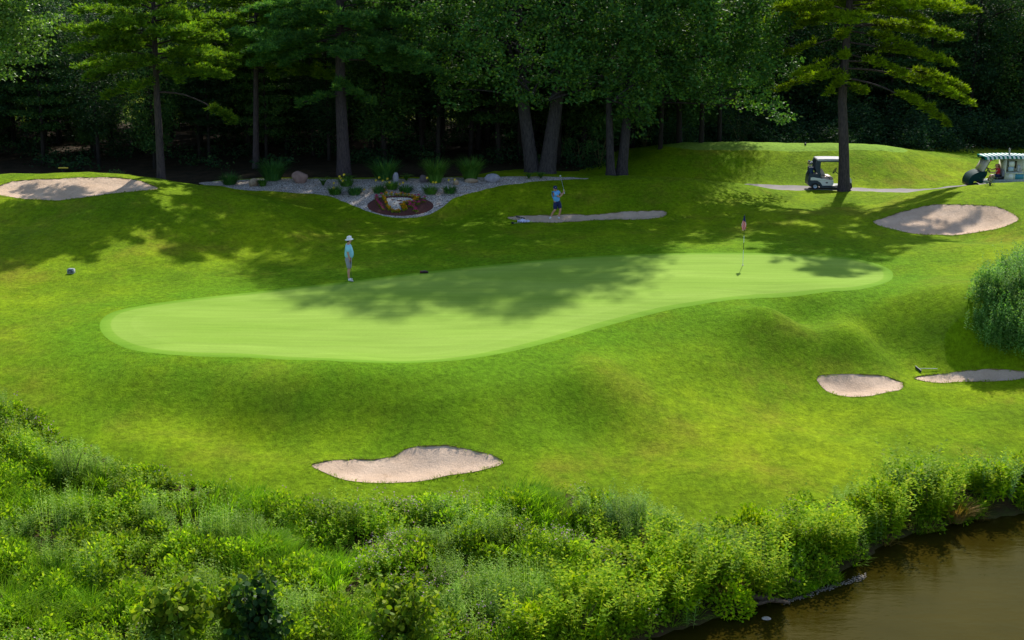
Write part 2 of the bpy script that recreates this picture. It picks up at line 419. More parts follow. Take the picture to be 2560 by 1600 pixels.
T = np.concatenate((np.where(flip[:, None], np.column_stack((a, b, d)), np.column_stack((a, b, c))),
                    np.where(flip[:, None], np.column_stack((b, c, d)), np.column_stack((a, c, d)))))
_e1 = P[T[:, 1]] - P[T[:, 0]]; _e2 = P[T[:, 2]] - P[T[:, 0]]; _ar = _e1[:, 0] * _e2[:, 1] - _e1[:, 1] * _e2[:, 0]
T = np.where((_ar < 0)[:, None], T[:, ::-1], T); T = T[np.abs(_ar) > 1e-4]
cen = P[T].mean(1)
zid = np.full(len(T), -1)
for k, poly in enumerate(polys):
    sg = S[k][T]; sm = sg.sum(1)
    isin = (sm > 0) | ((np.abs(sg).sum(1) == 0) & inside(cen, poly))
    zid[isin & (zid < 0)] = k

# ------------------------------------------------------------------ ground materials
def turf(name, bright, mid, dull, bdist=.08, bs=1.0, dry=(.20, .18, .015), fres=None):
    m, nt, bsd = nodes(name)
    geo = nt.nodes.new("ShaderNodeNewGeometry"); pos = geo.outputs["Position"]
    big = ramp(nt, noise(nt, .13, 4, .6, pos), [(.38, mid), (.60, bright)])
    n2 = ramp(nt, noise(nt, .7, 6, .7, pos, (1, .55, 1)), [(.33, 0), (.68, 1)])
    c = mix(nt, n2, mix(nt, .75, big, dull), big)
    dr = ramp(nt, noise(nt, .33, 5, .65, pos, (1, .8, 1)), [(.52, 0), (.72, .7)])
    c = mix(nt, dr, c, dry)
    fine = ramp(nt, noise(nt, 5, 8, .85, pos, (1, .7, 1)), [(.33, .5), (.67, 1.42)])
    c = mix(nt, 1, c, fine, 'MULTIPLY')
    att = nt.nodes.new("ShaderNodeAttribute"); att.attribute_name = "green_distance"
    ap = ramp(nt, att.outputs["Fac"], [(0.0, 1), (.12, .95), (.35, .45), (1, 0)])
    apn = mix(nt, 1, ap, ramp(nt, noise(nt, .5, 3, .6, pos), [(.3, .5), (.6, 1)]), 'MULTIPLY')
    c2 = mix(nt, 1, (.10, .222, .005), fine, 'MULTIPLY')
    c = mix(nt, apn, c, c2)
    nt.links.new(c, bsd.inputs["Base Color"])
    setin(bsd, Roughness=.9, Specular_IOR_Level=.03)
    add = nt.nodes.new("ShaderNodeMath"); add.operation = 'ADD'
    nt.links.new(noise(nt, 8, 7, .8, pos, (1, .6, 1)), add.inputs[0])
    nt.links.new(noise(nt, 2.2, 4, .7, pos), add.inputs[1])
    bump(nt, bsd, add.outputs[0], bs, bdist)
    return m
m_rough = turf("turf_rough", (.245, .335, .005), (.13, .235, .003), (.08, .145, .003))
m_path = simple("path_asphalt", (.21, .19, .18), .95, (.17, .155, .15), 1.5, bmp=.3, bscale=60)
def putting():
    m, nt, b = nodes("putting_green")
    geo = nt.nodes.new("ShaderNodeNewGeometry"); pos = geo.outputs["Position"]
    c = ramp(nt, noise(nt, .35, 5, .6, pos, (.35, 1.3, 1)), [(.3, (.165, .28, .03)), (.7, (.22, .335, .05))])
    st = ramp(nt, noise(nt, 2.5, 3, .6, pos, (.12, 1.6, 1)), [(.3, .9), (.7, 1.07)])
    c = mix(nt, 1, c, st, 'MULTIPLY')
    sp_ = ramp(nt, noise(nt, 14, 4, .7, pos), [(.3, .93), (.7, 1.06)])
    c = mix(nt, 1, c, sp_, 'MULTIPLY')
    att = nt.nodes.new("ShaderNodeAttribute"); att.attribute_name = "green_distance"
    # cleanup lap and fringe of the mowing
    lap = ramp(nt, att.outputs["Fac"], [(0, (.62, .8, .35)), (.045, (.78, .9, .55)), (.05, 1), (.13, 1), (.14, (1.06, 1.04, 1.12)), (.2, 1)])
    c = mix(nt, 1, c, lap, 'MULTIPLY')
    nt.links.new(c, b.inputs["Base Color"]); setin(b, Roughness=.9, Specular_IOR_Level=.04)
    bump(nt, b, noise(nt, 22, 4, .7, pos), .25, .01)
    return m
m_green = putting()
def sandmat():
    m, nt, b = nodes("bunker_sand")
    geo = nt.nodes.new("ShaderNodeNewGeometry"); pos = geo.outputs["Position"]
    c = ramp(nt, noise(nt, .8, 5, .6, pos), [(.3, (.45, .32, .22)), (.7, (.59, .44, .32))])
    k = ramp(nt, noise(nt, 3.2, 8, .8, pos, (.8, .45, 1)), [(.56, 0), (.70, .7)])
    c = mix(nt, k, c, (.30, .20, .12))
    sp_ = ramp(nt, noise(nt, 18, 3, .7, pos), [(.3, .9), (.7, 1.08)])
    nt.links.new(mix(nt, 1, c, sp_, 'MULTIPLY'), b.inputs["Base Color"]); setin(b, Roughness=.95, Specular_IOR_Level=.1)
    bump(nt, b, noise(nt, 3, 9, .8, pos, (1, .7, 1)), .9, .10)
    return m
m_sand = sandmat()
def gravelmat(name, cols, sc=16):
    m, nt, b = nodes(name)
    geo = nt.nodes.new("ShaderNodeNewGeometry"); pos = geo.outputs["Position"]
    v = nt.nodes.new("ShaderNodeTexVoronoi"); v.inputs["Scale"].default_value = sc
    nt.links.new(pos, v.inputs["Vector"])
    sep = nt.nodes.new("ShaderNodeSeparateColor"); nt.links.new(v.outputs["Color"], sep.inputs[0])
    c = ramp(nt, sep.outputs[0], [(i / (len(cols) - 1), q) for i, q in enumerate(cols)])
    dk = ramp(nt, v.outputs["Distance"], [(.0, 1), (.45, .8), (.75, .25)])
    nt.links.new(mix(nt, 1, c, dk, 'MULTIPLY'), b.inputs["Base Color"]); setin(b, Roughness=.8, Specular_IOR_Level=.2)
    inv = nt.nodes.new("ShaderNodeMath"); inv.operation = 'SUBTRACT'; inv.inputs[0].default_value = 1
    nt.links.new(v.outputs["Distance"], inv.inputs[1])
    bump(nt, b, inv.outputs[0], .9, .05)
    return m
m_grav = gravelmat("river_gravel", [(.34, .27, .23), (.72, .62, .54), (.52, .44, .39), (.9, .82, .74), (.42, .33, .29)])
m_dirt = simple("bunker_lip_earth", (.22, .15, .08), .95, (.12, .12, .02), 3, bmp=.8, bscale=14, bdist=.04)
m_tee = turf("turf_tee", (.17, .29, .03), (.15, .26, .025), (.12, .21, .02), .015, .4, dry=(.2, .25, .05))

gd = np.clip(np.abs(sd_green) / 8.0, 0, 1)
def sub(name, mask, mat, z, kind="structure", **kw):
    t = T[mask]; u, inv = np.unique(t, return_inverse=True); inv = inv.reshape(t.shape)
    g = Geo(); g.add(np.column_stack((P[u], z[u])), inv)
    o = g.obj(name, mat, smooth=True)
    at_ = o.data.attributes.new("green_distance", 'FLOAT', 'POINT'); at_.data.foreach_set("value", gd[u].astype(np.float32))
    tag(o, kind=kind, **kw)
    return o, u, inv
nb = len(BUNK)
# the wood floor is dark leaf litter, the bank soil is dark too: painted by where the wood and the bank stand
sub("ground", zid < 0, m_rough, Z)
sub("putting_green_ground", zid == nb, m_green, Z)
sub("gravel_ground", zid == nb + 1, m_grav, Z)
sub("path", zid == nb + 2, m_path, Z)
sub("tee_ground", zid == nb + 3, m_tee, Z)
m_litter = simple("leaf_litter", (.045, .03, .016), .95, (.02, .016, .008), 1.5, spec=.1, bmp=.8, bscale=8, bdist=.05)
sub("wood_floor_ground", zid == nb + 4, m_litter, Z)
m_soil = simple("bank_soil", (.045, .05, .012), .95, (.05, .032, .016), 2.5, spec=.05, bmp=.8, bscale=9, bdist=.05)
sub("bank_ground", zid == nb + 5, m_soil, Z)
for k in range(nb):
    o, u, inv = sub("bunker_ground", zid == k, m_sand, Z2)
    # earth lip: the step between turf edge and sand
    e = np.concatenate((inv[:, [0, 1]], inv[:, [1, 2]], inv[:, [2, 0]]))
    key = np.sort(e, 1); _, first, cnt = np.unique(key, axis=0, return_index=True, return_counts=True)
    be = e[first[cnt == 1]]
    g = Geo(); A = u[be[:, 0]]; B = u[be[:, 1]]
    n = len(be)
    top = .012
    zs = lambda q: np.minimum(Z2[q], Z[q] - .03) - .03
    v = np.stack((np.column_stack((P[A], Z[A] + top)), np.column_stack((P[B], Z[B] + top)), np.column_stack((P[B], zs(B))), np.column_stack((P[A], zs(A)))), 1).reshape(-1, 3)
    g.add(v, np.arange(4 * n).reshape(n, 4)); lip = g.obj("lip_ground", m_dirt, o)

# river
def watermat():
    m, nt, b = nodes("river_water")
    geo = nt.nodes.new("ShaderNodeNewGeometry"); pos = geo.outputs["Position"]
    c = ramp(nt, noise(nt, .25, 4, .6, pos, (1, 1.6, 1)), [(.3, (.018, .014, .0015)), (.7, (.032, .024, .003))])
    nt.links.new(c, b.inputs["Base Color"]); setin(b, Roughness=.9, Specular_IOR_Level=0.0)
    a_ = nt.nodes.new("ShaderNodeMath"); a_.operation = 'MULTIPLY_ADD'; a_.inputs[1].default_value = .35
    nt.links.new(noise(nt, 7, 3, .6, pos, (.7, 1.5, 1)), a_.inputs[0]); nt.links.new(noise(nt, 1.6, 3, .5, pos, (.6, 1.6, 1)), a_.inputs[2])
    gl = nt.nodes.new("ShaderNodeBsdfGlossy"); gl.inputs["Color"].default_value = (.34, .34, .16, 1); gl.inputs["Roughness"].default_value = .04
    bp = nt.nodes.new("ShaderNodeBump"); bp.inputs["Strength"].default_value = .3; bp.inputs["Distance"].default_value = .05
    nt.links.new(a_.outputs[0], bp.inputs["Height"]); nt.links.new(bp.outputs[0], gl.inputs["Normal"])
    fr = nt.nodes.new("ShaderNodeFresnel"); fr.inputs[0].default_value = 1.28; nt.links.new(bp.outputs[0], fr.inputs["Normal"])
    mx = nt.nodes.new("ShaderNodeMixShader"); nt.links.new(fr.outputs[0], mx.inputs[0])
    nt.links.new(b.outputs[0], mx.inputs[1]); nt.links.new(gl.outputs[0], mx.inputs[2]); nt.links.new(mx.outputs[0], nt.nodes["Material Output"].inputs[0])
    return m
g = Geo(); xs = np.linspace(-55, 58, 60); ys = np.linspace(-50, 50, 50)
XX, YY = np.meshgrid(xs, ys, indexing='ij')
ii, jj = np.meshgrid(np.arange(59), np.arange(49), indexing='ij'); q = (ii * 50 + jj).ravel()
g.add(np.column_stack((XX.ravel(), YY.ravel(), np.full(XX.size, WATER))), np.column_stack((q, q + 50, q + 51, q + 1)))
river = g.obj("river_water", watermat(), smooth=True); tag(river, kind="structure")
# ------------------------------------------------------------------ foliage and trees
def barkmat(name, c1, c2, sc=5):
    m, nt, b = nodes(name)
    tc = nt.nodes.new("ShaderNodeTexCoord")
    n = noise(nt, sc, 6, .7, tc.outputs["Object"], (4, 4, .7))
    nt.links.new(ramp(nt, n, [(.35, c1), (.65, c2)]), b.inputs["Base Color"]); setin(b, Roughness=.95, Specular_IOR_Level=.1)
    bump(nt, b, n, 1, .06)
    return m
m_bark = barkmat("pine_bark", (.028, .024, .028), (.09, .068, .07))
m_bark2 = barkmat("oak_bark", (.02, .018, .02), (.075, .064, .063))
m_bark3 = barkmat("wood_bark", (.012, .01, .009), (.04, .034, .03))
m_needle_y = leafmat("pine_needles_sunlit", (.09, .17, .003), (.17, .26, .005), (.26, .35, .010), .42, patch=.5)
m_needle = leafmat("pine_needles", (.065, .15, .018), (.125, .24, .018), (.22, .32, .014), .42, patch=.4)
m_needle_b = leafmat("pine_needles_blue", (.04, .13, .036), (.08, .21, .045), (.14, .26, .035), .38, patch=.4)
m_oak = leafmat("oak_leaves", (.042, .125, .032), (.07, .175, .036), (.14, .25, .026), .34, patch=.5, rough=.6, spec=.12)
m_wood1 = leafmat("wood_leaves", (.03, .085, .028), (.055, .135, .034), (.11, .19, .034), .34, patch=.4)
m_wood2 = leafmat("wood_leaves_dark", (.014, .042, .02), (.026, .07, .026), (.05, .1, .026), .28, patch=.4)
m_corner = leafmat("maple_leaves", (.07, .16, .03), (.13, .24, .04), (.20, .32, .07), .4, patch=.9, rough=.5, spec=.25)

def curve(p0, p1, p2, n=8):
    t = np.linspace(0, 1, n)[:, None]
    return (1 - t) ** 2 * p0 + 2 * t * (1 - t) * p1 + t * t * p2
def wobble(pts, amp):
    k = len(pts); o = np.cumsum(rng.normal(0, amp, (k, 3)), 0) * np.linspace(0, 1, k)[:, None]
    return pts + o - np.linspace(0, 1, k)[:, None] * o[-1]
def trunk_radii(n, r0, r1, flare=.35):
    t = np.linspace(0, 1, n); return r0 + (r1 - r0) * t + r0 * flare * np.exp(-t * 26)

def pine_limb(G, F_, p0, p2, r0, bare=.3, dens=1.0, sag=.12, width=.32, tuft=.26):
    """one limb with flat fans of needle tufts; G wood, F_ needles"""
    L = np.linalg.norm(p2 - p0)
    mid = (p0 + p2) / 2 + np.array((0, 0, sag * L))
    c = wobble(curve(p0, mid, p2, 9), .04 * L / 5)
    G.tube(c, np.linspace(r0, .012, 9), 5, 0, False)
    hd = unit((p2 - p0) * (1, 1, 0)); side = np.array((-hd[1], hd[0], 0))
    nt_ = max(5, int(L * 4.4 * dens)); pos = []
    for q in np.linspace(bare, 1, nt_):
        b = c[min(int(q * 8), 7)] + (c[min(int(q * 8) + 1, 8)] - c[min(int(q * 8), 7)]) * (q * 8 - int(q * 8))
        reach = L * width * (1.15 - q) * rng.uniform(.5, 1.2) * min(1, (q - bare) * 4 + .45)
        for sgn in (-1, 1):
            k = max(1, int(reach / .2))
            e = b + (side * sgn * rng.uniform(.75, 1.1) + hd * rng.uniform(.3, .8)) * reach + np.array((0, 0, rng.uniform(-.25, .22) * reach))
            if reach > .5: G.tube(np.array((b, (b + e) / 2 + (0, 0, .03), e)), (.016, .012, .006), 3, 0, False)
            for u_ in np.linspace(.25, 1, k):
                pos.append(b + (e - b) * u_ + rng.normal(0, .10, 3))
        pos.append(b + rng.normal(0, .06, 3))
    pos = np.array(pos)
    m = 32
    pp = np.repeat(pos, m, 0)
    d = rdirs(len(pp)); d[:, 2] = np.abs(d[:, 2]) * .8 - .12; d += hd * .55
    d = unit(d)
    F_.leaves(pp + d * .03, d, rdirs(len(pp)), rng.uniform(.5, 1.25, len(pp)) * tuft, .05)

def make_pine(name, label, x, y, trunk_px, Yd, r0, r1, htop, limbs, mat, first, spread, nl, seed, cat="pine tree", upto=99, asym=0.0, dens=1.0):
    global rng
    rng = np.random.default_rng(seed)
    z0 = base1(x, y) - .1
    root = thing(name, label, cat, (x, y, z0)); o = np.array((x, y, z0))
    tp = [aty(px, py, Yd) - o for px, py in trunk_px]
    tp[0] = np.array((tp[0][0], 0, 0.))
    top = np.array((tp[-1][0] + .2, 0, htop)); tp.append(top)
    tp = np.array(tp); tt = np.linspace(0, htop, 28)
    c = np.column_stack((np.interp(tt, tp[:, 2], tp[:, 0]), np.interp(tt, tp[:, 2], tp[:, 1]), tt))
    G, Fo = Geo(), Geo()
    G.tube(c, trunk_radii(28, r0, r1, .25), 12, 0, False)
    axis = lambda z: np.array((np.interp(z, tt, c[:, 0]), 0, z))
    for (zs, ex, ey, dy, sag, bare) in limbs:      # start height; end pixel; distance offset
        p0 = axis(zs); p2 = aty(ex, ey, Yd + dy) - o
        pine_limb(G, Fo, p0, p2, .06, bare, dens, sag, .2)
    zz = first
    for i in range(nl):
        zz = first + (htop - first) * (i / nl) ** .9
        a_ = i * 2.399 + rng.uniform(-.4, .4)
        q = (zz - first) / (htop - first)
        Lr = spread * (1 - q) ** .75 * rng.uniform(.65, 1.1) * (1 + asym * math.cos(a_)) + .5
        p0 = axis(zz); p2 = p0 + np.array((math.cos(a_) * Lr, math.sin(a_) * Lr, rng.uniform(-.16, .06) * Lr + q * .3 * Lr))
        pine_limb(G, Fo, p0, p2, .05, .25, dens * (1 if zz < upto else .35), .1, .33)
    G.obj("trunk", [m_bark], root, True); Fo.obj("crown", [mat], root)
    return root

def clump(F_, c, r, n, L, W, up=.5, flat=.6, droop=.0):
    """a bunch of leaves round the point c"""
    p = rng.normal(0, .5, (n, 3)) * r; p[:, 2] *= flat
    d = rdirs(n); d[:, 2] = d[:, 2] * .5 - droop
    nr = rdirs(n, up)
    F_.leaves(c + p, d, nr, rng.uniform(.7, 1.2, n) * L, W * rng.uniform(.8, 1.2, n), 0, .06)
def blob_crown(F_, blobs, leaf, wid, per, step, flat=.55, droop=.25, shell=.55):
    """leaf bunches spread through lumpy volumes: blobs of (centre, radius)"""
    for c, r in blobs:
        r = np.broadcast_to(np.asarray(r, float), (3,))
        vol = r.prod(); n = int(max(5, vol * 4.2 / step ** 3))
        d = rdirs(n) * (rng.uniform(shell ** 3, 1, n) ** (1 / 3))[:, None]
        for q in d: clump(F_, np.asarray(c) + q * r, step * .8, per, leaf, wid, .6, flat, droop)

HI = []
def make_oak(name, label, x, y, trunks, blobs, mat, leaf=.23, wid=.13, per=30, step=.66, seed=1, cat="oak tree", bark=None, rb=()):
    """trunks: list of (points [(px,py,Y)...], r0, r1); blobs: (px, py, Y, radius m)"""
    global rng
    rng = np.random.default_rng(seed)
    z0 = base1(x, y) - .1; o = np.array((x, y, z0))
    root = thing(name, label, cat, (x, y, z0)); G, Fo = Geo(), Geo()
    for pts, r0, r1 in trunks:
        q = np.array([aty(*p) - o for p in pts])
        tt = np.linspace(0, len(q) - 1, 4 * len(q)); c = np.column_stack([np.interp(tt, np.arange(len(q)), q[:, k]) for k in range(3)])
        c[1:-1] = (c[:-2] + 2 * c[1:-1] + c[2:]) / 4
        c = wobble(c, .02)
        G.tube(c, trunk_radii(len(c), r0, r1, .35 if r0 > .2 else 0), 12, 0, False)
    bl = [(aty(px, py, Y_) - o, r) for px, py, Y_, r in blobs] + [(np.array(c) , r) for c, r in rb]
    for c, r in bl:        # a branch into every leaf mass
        s_ = np.array((c[0] * .02, 0, max(4.2, c[2] - 1.4)))
        G.tube(wobble(curve(s_, (s_ + c) / 2 + (0, 0, .5), c, 7), .06), np.linspace(.06, .015, 7), 5, 0, False)
    up_ = [b_ for b_, (px, py, _, _) in zip(bl, blobs) if py < -85]; lo_ = [b_ for b_, (px, py, _, _) in zip(bl, blobs) if py >= -85]
    blob_crown(Fo, lo_, leaf, wid, per, step)
    blob_crown(Fo, up_, .34, .22, 26, 1.1)
    G.obj("trunk", [bark or m_bark2], root, True); Fo.obj("crown", [mat], root)
    return root

# --- the big pines
p = hit(2110, 478)
make_pine("pine_tree", "tall pine with bright yellow-green needles whose bare trunk stands before the white golf cart", p[0], p[1],
    [(2110,478),(2110,380),(2105,245),(2118,80),(2124,0)], p[1], .31, .07, 19, [
    (7.2,2415,232,1.0,.10,.55),(6.3,2372,318,-1.2,.16,.5),(6.8,2436,265,.6,.12,.35),(8.2,2388,163,-.6,.05,.3),(9.2,2405,95,1.2,.05,.2),(10.4,2452,28,-.4,.03,.15),
    (5.9,2165,232,-1.6,.05,.35),(6.2,2070,240,-1.2,.05,.2),(7.0,1935,232,1.0,.0,.25),(7.4,1980,196,-1.4,.0,.2),(8.6,1960,140,1.2,.0,.5),(9.6,1990,70,-1.5,.05,.3),(6.6,2040,196,-1.6,.0,.1),
    (7.6,2270,190,-2,.08,.3),(8.8,2300,130,-2.2,.06,.3),(10,2330,60,-2,.05,.2),(6.4,2100,205,-2,.0,.1),(7.8,2110,150,-2.4,.0,.2),(9,2100,100,-2.5,.0,.2)],
    m_needle_y, 9.0, 5.6, 60, 11, upto=12)
p = hit(402, 456)
make_pine("pine_tree", "pine with slender grey trunk behind the left mound, sunlit needle tips", p[0], p[1] + 2.4,
    [(404,456),(400,380),(392,230),(385,60),(383,0)], p[1] + 2.4, .22, .06, 12.5, [
    (6.5,600,150,-1,.04,.25),(5.6,575,195,-1.2,.05,.4),(4.6,588,312,-.8,.2,.72),(5.4,250,250,-1,.02,.3),(6.2,210,200,-1,.02,.3),(5.2,330,225,-1.8,.0,.2),(6.0,460,205,-1.8,.0,.2),(7.4,300,110,-1.5,.0,.2),(7.8,470,110,-1.8,.03,.2),(7.4,180,75,-.4,.03,.25),(8.4,590,50,-1,.02,.2)],
    m_needle, 5.6, 5.0, 50, 12, upto=9.5, dens=1.0)
p = hit(860, 441)
make_pine("pine_tree", "thick-trunked dark pine rising from the back of the gravel bed", p[0], p[1] + .6,
    [(860,441),(857,350),(852,250),(850,120),(850,0)], p[1] + .6, .37, .09, 17.5, [
    (4.6,740,262,-1.2,.05,.2),(4.7,935,258,-1.2,.05,.25),(5.4,840,225,-2,.0,.1),(5.2,900,235,-1.8,.0,.1),(7.6,640,135,-1.4,.02,.25),(7.0,620,165,-1,.02,.35),(8.2,1010,110,-1.4,.03,.2),(8.4,930,70,-2,.03,.2),(8.0,760,95,-2.2,.02,.2),(7.2,1040,150,-.4,.0,.25),(7.4,700,165,-2,.0,.2),(7.6,860,120,-2.6,.0,.1)],
    m_needle_b, 6.4, 6.2, 74, 13, upto=10.5)
# two more pines whose boughs hang in at the top between them
make_pine("pine_tree", "pine with light green boughs hanging between the slender and the thick-trunked pines", *col(640, 83, 0)[:2],
    [(640,425),(640,200),(640,0)], 83, .2, .06, 14, [(8.6,520,60,-2,.02,.2),(9,700,30,-2,.02,.2),(8.2,600,120,-2.5,.0,.2),(7.4,560,190,-1,.0,.3),(7.2,690,200,-1,.0,.3)], m_needle, 6.0, 5.4, 70, 14, upto=11)

# --- the oaks
p1 = hit(1327, 437)
make_oak("oak_tree", "broad straight-trunked oak, left one of the pair at the gravel bed's end", p1[0], p1[1],
    [([(1332,438,78.5),(1318,330,78.5),(1306,240,78.6),(1300,110,78.8),(1285,-80,79),(1280,-260,79)], .40, .16), ([(1303,190,78.6),(1262,110,78),(1232,40,77.5)], .14, .07)],
    [(1090,60,77,1.5),(1130,140,77.5,1.4),(1200,85,76.5,1.5),(1225,165,77,1.3),(1300,205,76.6,1.2),(1280,20,76.4,1.6),(1180,0,78,1.7),(1360,110,76.4,1.5),(1340,230,77,.9),(1390,175,76,1.2),(1140,225,79,1.2),(1050,110,79,1.2),
     (1010,-144,78,2.4),(1160,-192,77,2.6),(1290,-180,78,2.4),(1090,-360,79,2.6),(1240,-396,79,2.6),(1170,-540,80,2.5),(1250,-672,80,2.2)], m_oak, seed=21)
p2 = hit(1368, 437)
make_oak("oak_tree", "broad leaning oak, right one of the pair at the gravel bed's end", p2[0], p2[1],
    [([(1366,438,78.3),(1380,330,78.3),(1398,220,78.3),(1420,80,78.5),(1440,-100,79),(1450,-280,79)], .45, .17), ([(1398,228,78.3),(1450,200,77.6),(1510,190,77)], .2, .09)],
    [(1450,130,76,1.5),(1480,60,76.5,1.6),(1500,205,76.5,1.1),(1425,20,76,1.6),(1560,120,76.5,1.5),(1540,30,76.5,1.7),(1440,225,77,.9),(1580,205,77,1.1),
     (1380,-156,77,2.6),(1490,-180,78,2.5),(1340,-360,79,2.6),(1470,-396,79,2.6),(1410,-552,80,2.4),(1490,-672,80,2.3),(1340,-672,80,2.3),(1410,-768,80,2.0)], m_oak, seed=22)
p3 = hit(1527, 441)
make_oak("oak_tree", "slim straight tree, left one of the pair at the foot of the tee mound", p3[0], p3[1],
    [([(1527,441,78.3),(1524,340,78.3),(1522,230,78.3),(1530,60,78.6),(1530,-160,79)], .24, .1)],
    [(1610,60,76,1.6),(1640,140,76.5,1.5),(1600,250,77.2,1.1),(1560,270,78,.9),(1610,310,78,.8),(1620,200,76.8,1.2),(1550,-156,77,2.5),(1530,-360,78,2.4),(1550,-540,78.5,2.3),(1550,-672,79,1.9)], m_oak, seed=23)
p4 = hit(1556, 438)
make_oak("oak_tree", "dark forked tree, right one of the pair at the foot of the tee mound", p4[0], p4[1],
    [([(1553,439,78.8),(1562,350,78.8),(1568,280,78.8),(1572,180,79),(1590,30,79),(1600,-200,79)], .31, .12), ([(1566,305,78.8),(1610,262,78.3),(1655,215,78),(1680,140,78),(1700,40,78)], .19, .09)],
    [(1720,60,76.5,1.7),(1760,140,77,1.6),(1700,190,77,1.3),(1820,80,77,1.7),(1860,160,77.5,1.5),(1790,215,77.5,1.2),(1900,90,78,1.6),(1880,225,78,1.1),(1945,165,78,1.2),(1925,250,78,.7),(1955,285,78,.55),(1700,-10,76.5,1.8),(1820,-20,77,2.),(1930,10,78,1.6),
     (1670,-180,77,2.6),(1720,-156,78,2.4),(1630,-384,78,2.6),(1700,-360,79,2.5),(1710,-528,79,2.4),(1640,-648,79,2.3),(1700,-624,79,2.2),(1610,-756,79,1.8)], m_oak, seed=24)
# --- the near tree at the left edge
x_, y_ = col(-230, 62, 0)[:2]
make_oak("maple_tree", "leafy tree with glossy bright leaves reaching in at the top left corner", x_, y_,
    [([(-230,560,62),(-225,300,62),(-200,50,62),(-180,-200,62)], .3, .1)],
    [(30,40,61,1.1),(70,75,61,.9),(20,110,61,1.),(100,30,61,.8),(60,140,61,.65),(25,175,61,.55),(90,110,61,.6),(-40,120,61,1.3),(-60,20,61,1.6),(30,-60,61,1.6),(110,-50,61,1.),(-120,-80,61,2.4),(-160,120,61,1.8),(-200,-250,62,2.6),(-60,-220,61,2.0)], m_corner, .16, .11, 26, .55, seed=25, cat="maple tree")

# --- the dark wood behind: a few tree shapes, copied one by one
def wood_tree(seed, hgt, rad, low, mat, layered):
    global rng
    rng = np.random.default_rng(seed)
    root = thing("wood_tree", "slim shaded tree of the dark wood", "tree", (0, 0, 0), 0, "trees of the dark wood behind the green")
    G, Fo = Geo(), Geo()
    c = wobble(np.column_stack((np.zeros(12), np.zeros(12), np.linspace(0, hgt, 12))), .12)
    G.tube(c, np.linspace(rng.uniform(.14, .2), .04, 12), 7, 0, False)
    for i in range(16):
        z = low + (hgt - low) * rng.uniform(0, .9); a_ = rng.uniform(0, 6.28); L = rad * rng.uniform(.5, 1)
        b = np.array((np.interp(z, c[:, 2], c[:, 0]), np.interp(z, c[:, 2], c[:, 1]), z))
        e = b + np.array((math.cos(a_) * L, math.sin(a_) * L, rng.uniform(0, .5) * L))
        G.tube(curve(b, (b + e) / 2 + (0, 0, .3), e, 5), np.linspace(.05, .015, 5), 4, 0, False)
    n = 420
    for i in range(n):
        q = rng.uniform(0, 1); z = low + (hgt - low) * q
        rr = rad * (math.sin(min(1, .25 + q) * math.pi * .62)) * math.sqrt(rng.uniform(.08, 1)) * (1 if q > .12 else .7)
        a_ = rng.uniform(0, 6.28)
        if layered: z = round(z / 1.1) * 1.1 + rng.normal(0, .1)
        clump(Fo, np.array((math.cos(a_) * rr, math.sin(a_) * rr, z)), .8, 24, .24, .13, 1.2, .28 if layered else .55, .15)
    G.obj("trunk", [m_bark3], root, True); Fo.obj("crown", [mat], root)
    return root
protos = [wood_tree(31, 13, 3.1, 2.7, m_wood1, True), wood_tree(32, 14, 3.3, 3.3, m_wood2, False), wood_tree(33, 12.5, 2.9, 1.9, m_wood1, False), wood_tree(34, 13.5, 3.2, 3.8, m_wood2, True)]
rng = np.random.default_rng(5)
used = [False] * 4; spots = []
for Y_ in (85.5, 88.5, 92, 96, 100.5, 105, 110):
    x = -44 + rng.uniform(0, 2)
    while x < 14:
        px = CX + F * x / (Y_ * cp + 12 * sp)
        if not (300 < px < 372 and Y_ > 86):
            spots.append((x, Y_ + rng.uniform(-1, 1), rng.uniform(.88, 1.08) * (.7 if Y_ < 93 and x < -9 else 1), 0))
        x += rng.uniform(2.6, 4.0) * (1 if Y_ < 100 else 1.25)
for Y_ in (119, 124, 130):
    x = 4 + rng.uniform(0, 2)
    while x < 58:
        spots.append((x, Y_ + rng.uniform(-1.2, 1.2), rng.uniform(.95, 1.25), 1)); x += rng.uniform(3., 4.4)
for Y_ in (103.5, 107.5, 112):
    x = 15 + rng.uniform(0, 2)
    while x < 56:
        spots.append((x, Y_ + rng.uniform(-1, 1), rng.uniform(.8, .95), 1)); x += rng.uniform(2.8, 4.0)
for Y_ in (100, 106, 112):
    for x in np.arange(7 + rng.uniform(0, 1), 15, 3.4): spots.append((x + rng.uniform(-.5, .5), Y_, rng.uniform(.85, 1.), 1))
for i, (x, y, s, side) in enumerate(spots):
    k = i % 4; o = protos[k]
    if used[k]: o = dup(o, (0, 0, 0))
    used[k] = True
    o.location = (x, y, base1(x, y) - .15); o.rotation_euler = (0, 0, rng.uniform(0, 6.28)); o.scale = (s, s, s * rng.uniform(.95, 1.1))
    px = CX + F * x / (y * cp + 12 * sp)
    if side: where = "beyond the tee mound, left of bright pine" if px < 2110 else "beyond the tee mound, right of bright pine"
    elif px < 404: where = "left of the slender pine"
    elif px < 860: where = "between slender and thick-trunked pines"
    elif px < 1327: where = "between thick-trunked pine and oaks"
    else: where = "behind the oaks"
    row = "at the edge of" if (y < 90 if not side else y < 109) else "inside"
    o["label"] = "slim tree " + row + " the wood, " + where
    o["group"] = "shaded trees " + row + " the wood, " + where

